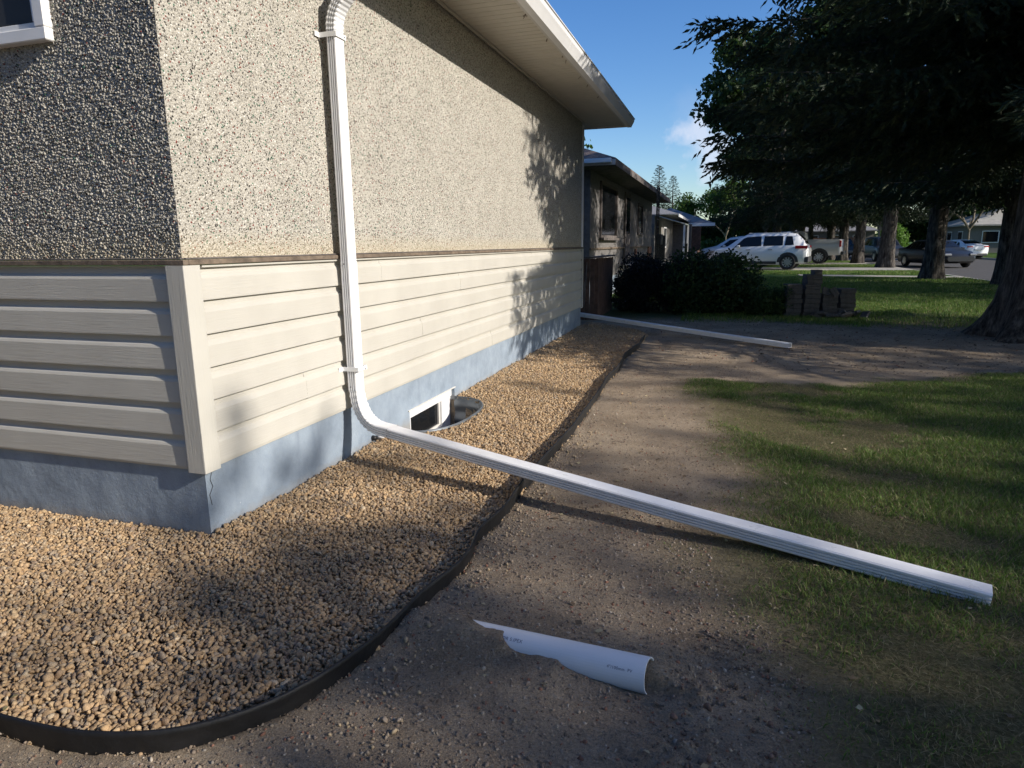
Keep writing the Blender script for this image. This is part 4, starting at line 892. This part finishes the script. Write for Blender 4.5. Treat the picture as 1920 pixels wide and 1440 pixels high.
# --- broadleaf trees
def elm_mesh(Ht, R_, zc, seed, nleaf=9000, size=.16, pal=None, fork=3.0, tr_r=.3):
    rs = np.random.default_rng(seed); tr = MB(); tips = []
    def br(p, d, L, r, lev):
        n = 4; pts = [p]; dd = d.copy()
        for k in range(n): dd = dd+rs.normal(size=3)*.14; dd /= np.linalg.norm(dd); pts.append(pts[-1]+dd*L/n)
        tr.tube([tuple(q) for q in pts], [max(.012, r*(1-.45*k/n)) for k in range(n+1)], 7 if lev < 2 else 4, False)
        if lev >= 3: tips.append((pts[-1], L)); return
        for k in range(3 if lev else 4):
            t_ = .55+.45*rs.random() if k else 1.0; q = pts[0]+(pts[-1]-pts[0])*t_; a = rs.normal(size=3); a[2] = abs(a[2])*.35; nd = dd*.75+a*.55; nd /= np.linalg.norm(nd); br(q, nd, L*rs.uniform(.55, .8), r*.58, lev+1)
    V0, F0 = trunk_mesh(fork*1.0+1.2, tr_r, tr_r*.5, seed); V0 = [(x, y, z) for x, y, z in V0 if True]
    for k in range(4):
        a = k*1.57+rs.uniform(-.4, .4); br(np.array([0, 0, fork*rs.uniform(.85, 1.1)]), np.array([math.cos(a)*.5, math.sin(a)*.5, .9])/1.03, (Ht-fork)*.42, tr_r*.62, 0)
    T = np.array([t[0] for t in tips]); K = len(T); i = rs.integers(0, K, nleaf); d = rs.normal(size=(nleaf, 3)); d /= np.linalg.norm(d, axis=1)[:, None]
    P = T[i]+d*(rs.random(nleaf)**.5*R_*.17)[:, None]*np.array([1.15, 1.15, .75])
    P = P[P[:, 2] > fork*.75]; n = len(P)
    V, F, C = leafcloud(P, rs.uniform(.6, 1.3, n)*size, pick(n, pal or [(.03, .06, .015), (.045, .085, .02), (.06, .11, .025)]), .7)
    return V, F, C, tr, (V0, F0)
def elm(loc, label, D, rz=0, sc_=1, group=None, bark='bark', name='elm_tree'):
    root = empty(name, loc, rz, label=label, cat='tree', group=group); root.scale = (sc_,)*3 if not hasattr(sc_, '__len__') else sc_
    V, F, C, tr, (tv, tf) = D; mk('crown', V, F, M['leaf'], root, False, C); tr.build('limb', M[bark], root, True); mk('trunk', tv, tf, M[bark], root, True); return root
E1 = elm_mesh(15, 6, 8, 51, 30000, .17, [(.022, .045, .012), (.032, .062, .016), (.045, .08, .02)]); E2 = elm_mesh(12, 6, 6, 77, 9000, .20, [(.06, .12, .02), (.09, .16, .03), (.05, .09, .02)], 2.6, .2)
e1 = elm((6.3, 47, 0), 'tall dark leafy tree rising behind the silver pickup', E1)
copy_tree(e1, (8.0, 52.0, 0), 1.7, (1, 1, 1.0), label='dense rounded leafy tree farther back between the pickup and the spruces')
more(4.9, 39.8, 2.6, .86, 'dark spruce behind the white car forming the left edge of the tree mass')
more(7.2, 50.5, 4.6, .95, 'dark spruce behind the bed of the silver pickup')
e2 = elm((15.9, 70, 0), 'pale forked tree on the lawn across the street', E2, 0, .9, None, 'pale_bark')
copy_tree(e2, (18.6+3.5, 66, 0), 2.2, .85, label='pale trunked tree just left of the spruce nearest the white sedan')
copy_tree(e2, (24.5, 60.5, 0), 4.0, 1.05, label='slim pale trunk rising behind the white sedan')
bgl = [('bright green tree far across the street between boulevard trunks', 15, 92, .9), ('broad tree beyond the cedar fence across the street', 10, 100, 1.1), ('leafy tree behind the white roofed house across the street', 27, 92, 1.2), ('leafy tree at the far end of the street', 19, 120, 1.2), ('tree above the white sedan at the far side of the street', 31, 84, 1.15), ('leafy tree half hidden by the big spruce trunk', 37, 92, 1.2), ('small leafy tree far behind the white car', 2, 84, .8), ('tree at the very end of the driveway row', 6, 74, .9), ('tall tree behind the roofs at the horizon left of the spruces', 12, 128, 1.2), ('dim tree between the boulevard trunks far away', 24, 130, 1.3), ('wide tree behind the lawn across the street', 34, 110, 1.3)]
for i, (lb, x, y, s_) in enumerate(bgl): copy_tree(e2 if i % 2 == 0 else e1, (x, y, 0), i*1.3, s_, label=lb)
copy_tree(e2, (-7.6, 28.5, 0), .4, .62, label='treetop showing above the brown neighbour roof beside the near eave')
copy_tree(s2, (6.6, -7.4, 0), 4.4, 1.0, label='spruce added behind the photographer to block sky light, outside the picture', group='spruces in a row along the boulevard')  # unseen tree added to cut sky light from behind the camera
# distant spruces behind the roofs
SC = spruce_mesh(11.5, 3.0, .8, 31, 170, .5); TC = trunk_mesh(11.5, .25, .1, 7)
s3 = spruce((-6.9, 92, 0), 'tall pointed spruce far behind the roofs, the taller of a pair', SC, TC)
copy_tree(s3, (-4.9, 90, 0), 1.4, .86, label='shorter pointed spruce far behind the roofs, right of the taller one')
# trees along the other side of the street (outside the frame) that throw the dappled shade
shade_old = [(25, -14, 1.00), (24.5, -7.5, 1.0), (25, -1.6, .92), (24.6, 4.0, .94), (25.5, 9.5, .98), (25, 16, 1.0), (24, 24, 1.0), (25, 32, 1.05), (25, 40, 1.0)]
E3 = elm_mesh(15, 6, 8, 91, 6500, .15)
shade = [(25.0, -10.5, .85), (24.0, -5.6, .775), (26.0, -.6, .83), (24.6, 4.6, .84), (26, 15.5, .8)]
ord_ = ['first', 'second', 'third', 'fourth', 'fifth', 'sixth', 'seventh', 'eighth', 'ninth', 'tenth', 'eleventh']
for i, (x, y, s_) in enumerate(shade):
    lb = ord_[i]+' leafy tree across the road outside the picture, counted from the near end'
    if i == 0: e3 = elm((x, y, 0), lb, E3, 0, s_, 'street trees across the road')
    else: copy_tree(e3, (x, y, 0), i*2.1, s_, label=lb, group='street trees across the road')
# ---------------------------------------------------------------- vehicles
def car(name, label, cat, loc, rz, st, W, paintm, wheels, wr, glass, rear=(0, 0), tails=None, ground=.0, extra=None):
    """st rows: x, zlow, zbelt, ztop, halfwidth factor, roof half factor (x from rear to front)"""
    root = empty(name, loc, rz, label=label, cat=cat); st = np.array(st); xs_ = np.unique(np.concatenate([np.linspace(st[0, 0], st[-1, 0], 46), st[:, 0]])); hw = W/2
    def ring(x):
        zl, zb, zt, wf, rf_ = [np.interp(x, st[:, 0], st[:, k]) for k in range(1, 6)]; w = hw*wf; zm = zl+(zb-zl)*.45
        return [(x, 0, zl), (x, w*.88, zl), (x, w*.97, zl+.10), (x, w, zm), (x, w*.985, zb-.05), (x, w*.95, zb), (x, w*rf_, max(zb+.005, zt-.07)), (x, w*rf_*.86, zt), (x, 0, zt+.015)]
    V, F = [], []
    for x in xs_: r_ = ring(x); V += r_+[(a, -b, c) for a, b, c in r_[1:-1]][::-1]
    n = 16; 
    for i in range(len(xs_)-1): F += [(i*n+k, i*n+(k+1) % n, (i+1)*n+(k+1) % n, (i+1)*n+k) for k in range(n)]
    F += [tuple(range(n))[::-1], tuple(range((len(xs_)-1)*n, len(xs_)*n))]
    bo = mk('body', V, F, M[paintm], root, True)
    try: bo.data.set_sharp_from_angle(angle=R(38))
    except Exception: pass
    def sideglass(x0, x1, s0, s1, sg, nm='side_window'):
        V, F = [], []; N = 10
        for i in range(N+1):
            for t, xa, xb in ((.08, x0, x1), (.9, x0+s0, x1-s1)):
                x = xa+(xb-xa)*i/N; r_ = ring(x); p, q = np.array(r_[5]), np.array(r_[6]); c = p+(q-p)*t; V.append((x, sg*(c[1]+.008), c[2]))
        F = [(2*i, 2*i+2, 2*i+3, 2*i+1) for i in range(N)]; mk(nm, V, F, M['black_glass'], root)
    for (x0, x1, s0, s1) in glass['side']:
        for sg in (1, -1): sideglass(x0, x1, s0, s1, sg)
    for nm, x0, x1 in glass['ends']:
        V, F = [], []; N = 8
        for i in range(N+1):
            x = x0+(x1-x0)*i/N; r_ = ring(x); w = r_[7][1]*.97; z = r_[7][2]+.012
            V += [(x, -w, z), (x, -w*.5, z+.01), (x, w*.5, z+.01), (x, w, z)]
        F = [(4*i+k, 4*i+k+1, 4*i+k+5, 4*i+k+4) for i in range(N) for k in range(3)]; mk(nm, V, F, M['black_glass'], root)
    for x in wheels:
        for sg in (1, -1):
            yb = hw*.985
            # arch cladding ring
            V, F = [], []; N = 20
            for i in range(N+1):
                a = math.pi*i/N; V += [(x+math.cos(a)*wr*1.30, sg*(yb+.012), wr+math.sin(a)*wr*1.28), (x+math.cos(a)*wr*1.08, sg*(yb+.016), wr+math.sin(a)*wr*1.08), (x+math.cos(a)*wr*.4, sg*(yb+.006), wr+math.sin(a)*wr*.4)]
            F = [(3*i+k, 3*i+3+k, 3*i+4+k, 3*i+1+k) for i in range(N) for k in range(2)]; mk('wheel_arch', V, F, M['cladding'], root)
            w = MB(); prof_ = [(.62, -.10), (.93, -.11), (1.0, -.08), (1.0, .08), (.93, .11), (.66, .105), (.62, .07)]; V, F = [], []; N = 28
            for i in range(N):
                a = 2*math.pi*i/N; V += [(x+math.cos(a)*wr*q, sg*(hw*.90)+sg*o, wr+math.sin(a)*wr*q) for q, o in prof_]
            k = len(prof_); F = [(i*k+j, i*k+j+1, ((i+1) % N)*k+j+1, ((i+1) % N)*k+j) for i in range(N) for j in range(k-1)]
            ty = mk('wheel', V, F, M['tyre'], root, True)
            m = MB(); yy = sg*(hw*.90+.075)
            for q in range(10):
                a = 2*math.pi*q/10; c, s = math.cos(a), math.sin(a); p = np.array([-s, c])*.022
                V = [(x+c*rr*wr+p[0]*sgn*(1.4-rr*.4), yy+dy, wr+s*rr*wr+p[1]*sgn*(1.4-rr*.4)) for dy in (0, sg*.02) for rr, sgn in ((.1, -1), (.63, -1), (.63, 1), (.1, 1))]
                m.add(V, [(0, 1, 2, 3), (7, 6, 5, 4), (0, 4, 5, 1), (1, 5, 6, 2), (2, 6, 7, 3)])
            m.tube([(x, yy-.01, wr), (x, yy+sg*.025, wr)], wr*.14, 12); N = 28; V = []
            for rr, dy in ((.60, .0), (.66, .025)): V += [(x+math.cos(2*math.pi*i/N)*wr*rr, yy+sg*dy, wr+math.sin(2*math.pi*i/N)*wr*rr) for i in range(N)]
            m.add(V, [(i, (i+1) % N, N+(i+1) % N, N+i) for i in range(N)]); m.build('rim', M['alloy'], ty)
            V = [(x, yy-sg*.03, wr)]+[(x+math.cos(2*math.pi*i/N)*wr*.64, yy-sg*.03, wr+math.sin(2*math.pi*i/N)*wr*.64) for i in range(N)]
            mk('brake_shadow', V, [(0, 1+i, 1+(i+1) % N) for i in range(N)], M['cladding'], ty)
    if extra: extra(root, ring, hw)
    return root
def suv_extra(root, ring, hw):
    L = 4.6
    for sg in (1, -1):
        MB().box((.02, sg*hw*.985-.012 if sg > 0 else -hw*.985-.02, .98), (.55, sg*hw*.985+.02 if sg > 0 else -hw*.985+.012, 1.12), 0, None, .02).build('tail_light', M['red_lens'], root)
        MB().box((4.18, min(sg*hw*.80, sg*hw*.93), .80), (4.52, max(sg*hw*.80, sg*hw*.93), .93), 0, None, .03).build('headlight', M['lamp_lens'], root)
        MB().box((3.02, min(sg*hw*.98, sg*hw*1.17), 1.02), (3.16, max(sg*hw*.98, sg*hw*1.17), 1.16), 0, None, .03).build('mirror', M['paint_white'], root)
        for x in (1.55, 2.55): MB().box((x, sg*hw*1.0-.012, .93), (x+.2, sg*hw*1.0+.025, .955), 0, None, .008).build('handle', M['cladding'], root)
        MB().box((1.35, sg*hw*.99-.02, .27), (3.25, sg*hw*.99+.02, .40), 0, None, .015).build('sill', M['cladding'], root)
        MB().box((.85, sg*hw*.66-.012, 1.70), (2.7, sg*hw*.66+.012, 1.73), 0, None, .01).build('roof_rail', M['white_metal'], root)
    MB().box((-.03, -hw*.93, .34), (.13, hw*.93, .62), 0, None, .03).build('rear_bumper', M['cladding'], root)
    MB().box((4.50, -hw*.86, .3), (4.66, hw*.86, .55), 0, None, .03).build('front_bumper', M['cladding'], root)
    MB().box((.9, -.02, 1.71), (1.06, .02, 1.77), 0, None, .01).build('antenna', M['paint_white'], root)
SUV = [(0, .42, .98, .99, .82, .9), (.06, .32, 1.02, 1.05, .92, .9), (.2, .30, 1.10, 1.36, .96, .80), (.45, .30, 1.12, 1.60, .98, .74), (.62, .28, 1.12, 1.67, .99, .73), (1.2, .24, 1.09, 1.70, 1, .74), (2.2, .24, 1.06, 1.70, 1, .75), (2.75, .24, 1.05, 1.66, 1, .75), (3.1, .24, 1.04, 1.50, 1, .77), (3.5, .24, 1.03, 1.20, 1, .84), (3.7, .24, 1.02, 1.07, 1, .9), (4.2, .26, .94, .98, .96, .9), (4.5, .30, .84, .88, .86, .9), (4.62, .36, .66, .72, .76, .9)]
car('parked_suv', 'white sport utility car parked side on in the driveway beyond the hedge', 'car', (5.95, 32.6, .02), math.pi-.20, SUV, 1.85, 'paint_white', (.85, 3.70), .36, dict(side=[(.62, 1.02, .10, .04), (1.10, 1.98, .02, .03), (2.06, 3.32, .03, .42)], ends=[('windshield', 2.85, 3.62), ('rear_window', .12, .50)]), extra=suv_extra)
def truck_extra(root, ring, hw):
    for sg in (1, -1):
        MB().box((-.01, min(sg*hw*.88, sg*hw*1.0), .98), (.10, max(sg*hw*.88, sg*hw*1.0), 1.34), 0, None, .02).build('tail_light', M['red_lens'], root)
        MB().box((4.05, min(sg*hw*.98, sg*hw*1.2), 1.35), (4.2, max(sg*hw*.98, sg*hw*1.2), 1.6), 0, None, .03).build('mirror', M['cladding'], root)
    MB().box((-.16, -hw*.92, .52), (.0, hw*.92, .72), 0, None, .03).build('rear_bumper', M['cladding'], root)
    MB().box((.12, -hw*.8, 1.395), (1.95, hw*.8, 1.40)).build('bed', M['cladding'], root)
TRK = [(0, .55, 1.38, 1.39, .95, .95), (.1, .5, 1.40, 1.41, .99, .95), (2.0, .45, 1.40, 1.41, 1, .95), (2.05, .45, 1.36, 1.80, 1, .76), (2.3, .42, 1.34, 1.92, 1, .76), (3.5, .42, 1.32, 1.93, 1, .76), (3.9, .42, 1.31, 1.78, 1, .77), (4.4, .42, 1.30, 1.36, 1, .9), (5.5, .45, 1.2, 1.24, .98, .9), (5.8, .5, 1.0, 1.05, .92, .9)]
car('parked_truck', 'silver pickup truck parked behind the white car, its tail towards the trees', 'truck', (8.75, 42.2, .02), math.pi-.22, TRK, 2.0, 'paint_silver', (1.15, 4.75), .40, dict(side=[(2.25, 3.05, .05, .03), (3.12, 4.2, .03, .42)], ends=[('windshield', 3.85, 4.36)]), extra=truck_extra)
def sed_extra(tl=True, pm_='paint_white'):
    def f(root, ring, hw):
        for sg in (1, -1):
            MB().box((-.01, min(sg*hw*.45, sg*hw*.88), .86), (.14, max(sg*hw*.45, sg*hw*.88), .97), 0, None, .02).build('tail_light', M['red_lens'], root)
            MB().box((4.35, min(sg*hw*.5, sg*hw*.86), .62), (4.72, max(sg*hw*.5, sg*hw*.86), .74), 0, None, .03).build('headlight', M['lamp_lens'], root)
            MB().box((3.0, min(sg*hw*.98, sg*hw*1.16), .92), (3.14, max(sg*hw*.98, sg*hw*1.16), 1.04), 0, None, .03).build('mirror', M[pm_], root)
        MB().box((-.06, -.26, .66), (-.0, .26, .80), 0, None, .004).build('number_plate', M['plate'], root)
        MB().box((-.05, -hw*.75, .24), (.12, hw*.75, .42), 0, None, .03).build('rear_bumper', M['cladding'], root)
    return f
SED = [(0, .36, .96, .98, .80, .9), (.08, .28, 1.00, 1.02, .92, .9), (.5, .24, 1.0, 1.07, .98, .84), (1.0, .2, .98, 1.30, 1, .74), (1.4, .2, .96, 1.42, 1, .70), (2.2, .2, .94, 1.45, 1, .70), (2.8, .2, .93, 1.38, 1, .72), (3.5, .2, .92, 1.0, 1, .86), (4.2, .22, .82, .86, .96, .9), (4.6, .28, .66, .70, .86, .9), (4.75, .34, .54, .58, .74, .9)]
G_ = dict(side=[(.85, 1.3, .25, .02), (1.38, 2.1, .03, .03), (2.18, 3.3, .03, .5)], ends=[('windshield', 2.85, 3.42), ('rear_window', .62, 1.30)])
car('parked_sedan', 'white sedan seen from behind, parked across the street', 'car', (20.1, 56.6, -.11), math.pi/2+.32, SED, 1.84, 'paint_white', (.95, 3.75), .33, G_, extra=sed_extra())
car('parked_sedan', 'black sedan parked at the kerb behind the boulevard trunk', 'car', (12.55, 42.5, -.11), -math.pi/2+.25, SED, 1.84, 'paint_black', (.95, 3.75), .33, G_, extra=sed_extra(pm_='paint_black'))
car('parked_suv', 'black sport utility car half hidden between two boulevard trunks', 'car', (12.6, 54.5, -.11), -math.pi/2+.1, SUV, 1.85, 'paint_black', (.85, 3.70), .36, dict(side=[(.62, 1.02, .10, .04), (1.10, 1.98, .02, .03), (2.06, 3.32, .03, .42)], ends=[('windshield', 2.85, 3.62), ('rear_window', .12, .50)]))
car('parked_suv', 'dark car farther down the street between the trunks', 'car', (11.9, 66.5, -.11), -math.pi/2, SUV, 1.85, 'paint_black', (.85, 3.70), .36, dict(side=[(1.10, 1.98, .02, .03), (2.06, 3.32, .03, .42)], ends=[('windshield', 2.85, 3.62), ('rear_window', .12, .50)]))
car('parked_sedan', 'white car mostly hidden behind the bonnet of the white sport utility car', 'car', (5.2, 37.6, .03), math.pi-.1, SED, 1.84, 'paint_white', (.95, 3.75), .33, G_, extra=sed_extra()).scale = (1, 1, 1.12)
car('parked_sedan', 'red car peeking out between the white car and the pickup', 'car', (6.0, 52.5, .03), math.pi-.3, SED, 1.84, 'paint_red', (.95, 3.75), .33, G_, extra=sed_extra(pm_='paint_red')).scale = (1, 1, 1.25)
# ---------------------------------------------------------------- across the street
def far_house(lb, x0, x1, y0, y1, z, rise, wall, roofm):
    h = empty('house', label=lb, cat='house'); MB().box((x0, y0, -.2), (x1, y1, z)).build('wall', M[wall], h); hip('roof', x0-.6, x1+.6, y0-.6, y1+.6, z+.12, rise, M[roofm], h, .14)
    for k in range(3):
        a = x0+(x1-x0)*(.12+.3*k); f_ = MB().box((a, y0-.05, 1.0), (a+1.5, y0-.002, 2.2)).build('window', M['white_metal'], h); MB().box((a+.08, y0-.06, 1.08), (a+1.42, y0-.051, 2.12)).build('pane', M['black_glass'], f_)
        b = y0+(y1-y0)*(.12+.3*k); f_ = MB().box((x0-.05, b, 1.0), (x0-.002, b+1.5, 2.2)).build('window', M['white_metal'], h); MB().box((x0-.06, b+.08, 1.08), (x0-.051, b+1.42, 2.12)).build('pane', M['black_glass'], f_)
    return h
far_house('pale bungalow with a light roof across the street behind the pale trunks', 25.5, 36, 78, 90, 2.7, 2.0, 'far_stucco', 'concrete')
far_house('low bungalow across the street above the white sedan', 32, 42, 62, 73, 2.7, 1.8, 'far_stucco', 'grey_shingle')
far_house('small house at the far end beyond the cedar fence', 12, 22, 105, 115, 2.7, 2.2, 'far_stucco', 'grey_shingle')
h_ = far_house('bungalow added behind the photographer to block sky light', -9, -.4, -14, -3.7, 3.1, 2.0, 'mortar', 'shingle')  # unseen house added to darken the ambient light on the left face
cf = empty('cedar_fence', label='reddish cedar board fence far away between the tree trunks', cat='fence')
m = MB(); x = 8.0
while x < 17: m.box((x, 84+(x-8)*.3, -.1), (x+.14, 84.03+(x-8)*.3, 1.75+.02*math.sin(x*9)), 0, None, .005); x += .15
m.build('boards', M['cedar'], cf); MB().box((8, 84.05+1.2, .3), (8.1, 84.15+1.2, .4)).build('post', M['cedar'], cf)
bush('shrub', 'bright green bush glowing between two boulevard trunks across the street', (17.9, 74), (1.1, 1.0), 3.0, 5000, .12, [(.10, .20, .03), (.14, .26, .05)])
bush('shrub', 'rounded clipped shrub by the far end of the neighbour houses', (1.3, 50), (1.2, 1.0), 1.6, 3500, .08, [(.04, .09, .02), (.06, .12, .03)])

gcs = [(.03, .065, .014), (.05, .10, .02), (.022, .045, .012)]
for i, (x, y, rx, h, nm) in enumerate([(-3, 100, 7, 5, 'far left beyond the grey house roof'), (5, 98, 6, 6, 'behind the white car bonnet'), (11, 112, 6, 7, 'behind the pickup'), (19, 128, 7, 8, 'at the far end of the street'), (29, 112, 7, 7, 'behind the pale bungalow'), (38, 104, 7, 7, 'right of the pale bungalow'), (47, 98, 8, 8, 'behind the big trunk'), (-12, 96, 6, 6, 'behind the roofs')]):
    bush('tall_hedge', 'tall green shrubbery on the horizon '+nm, (x, y), (rx, 2.5), h, 5200, .32, gcs, stems=6)
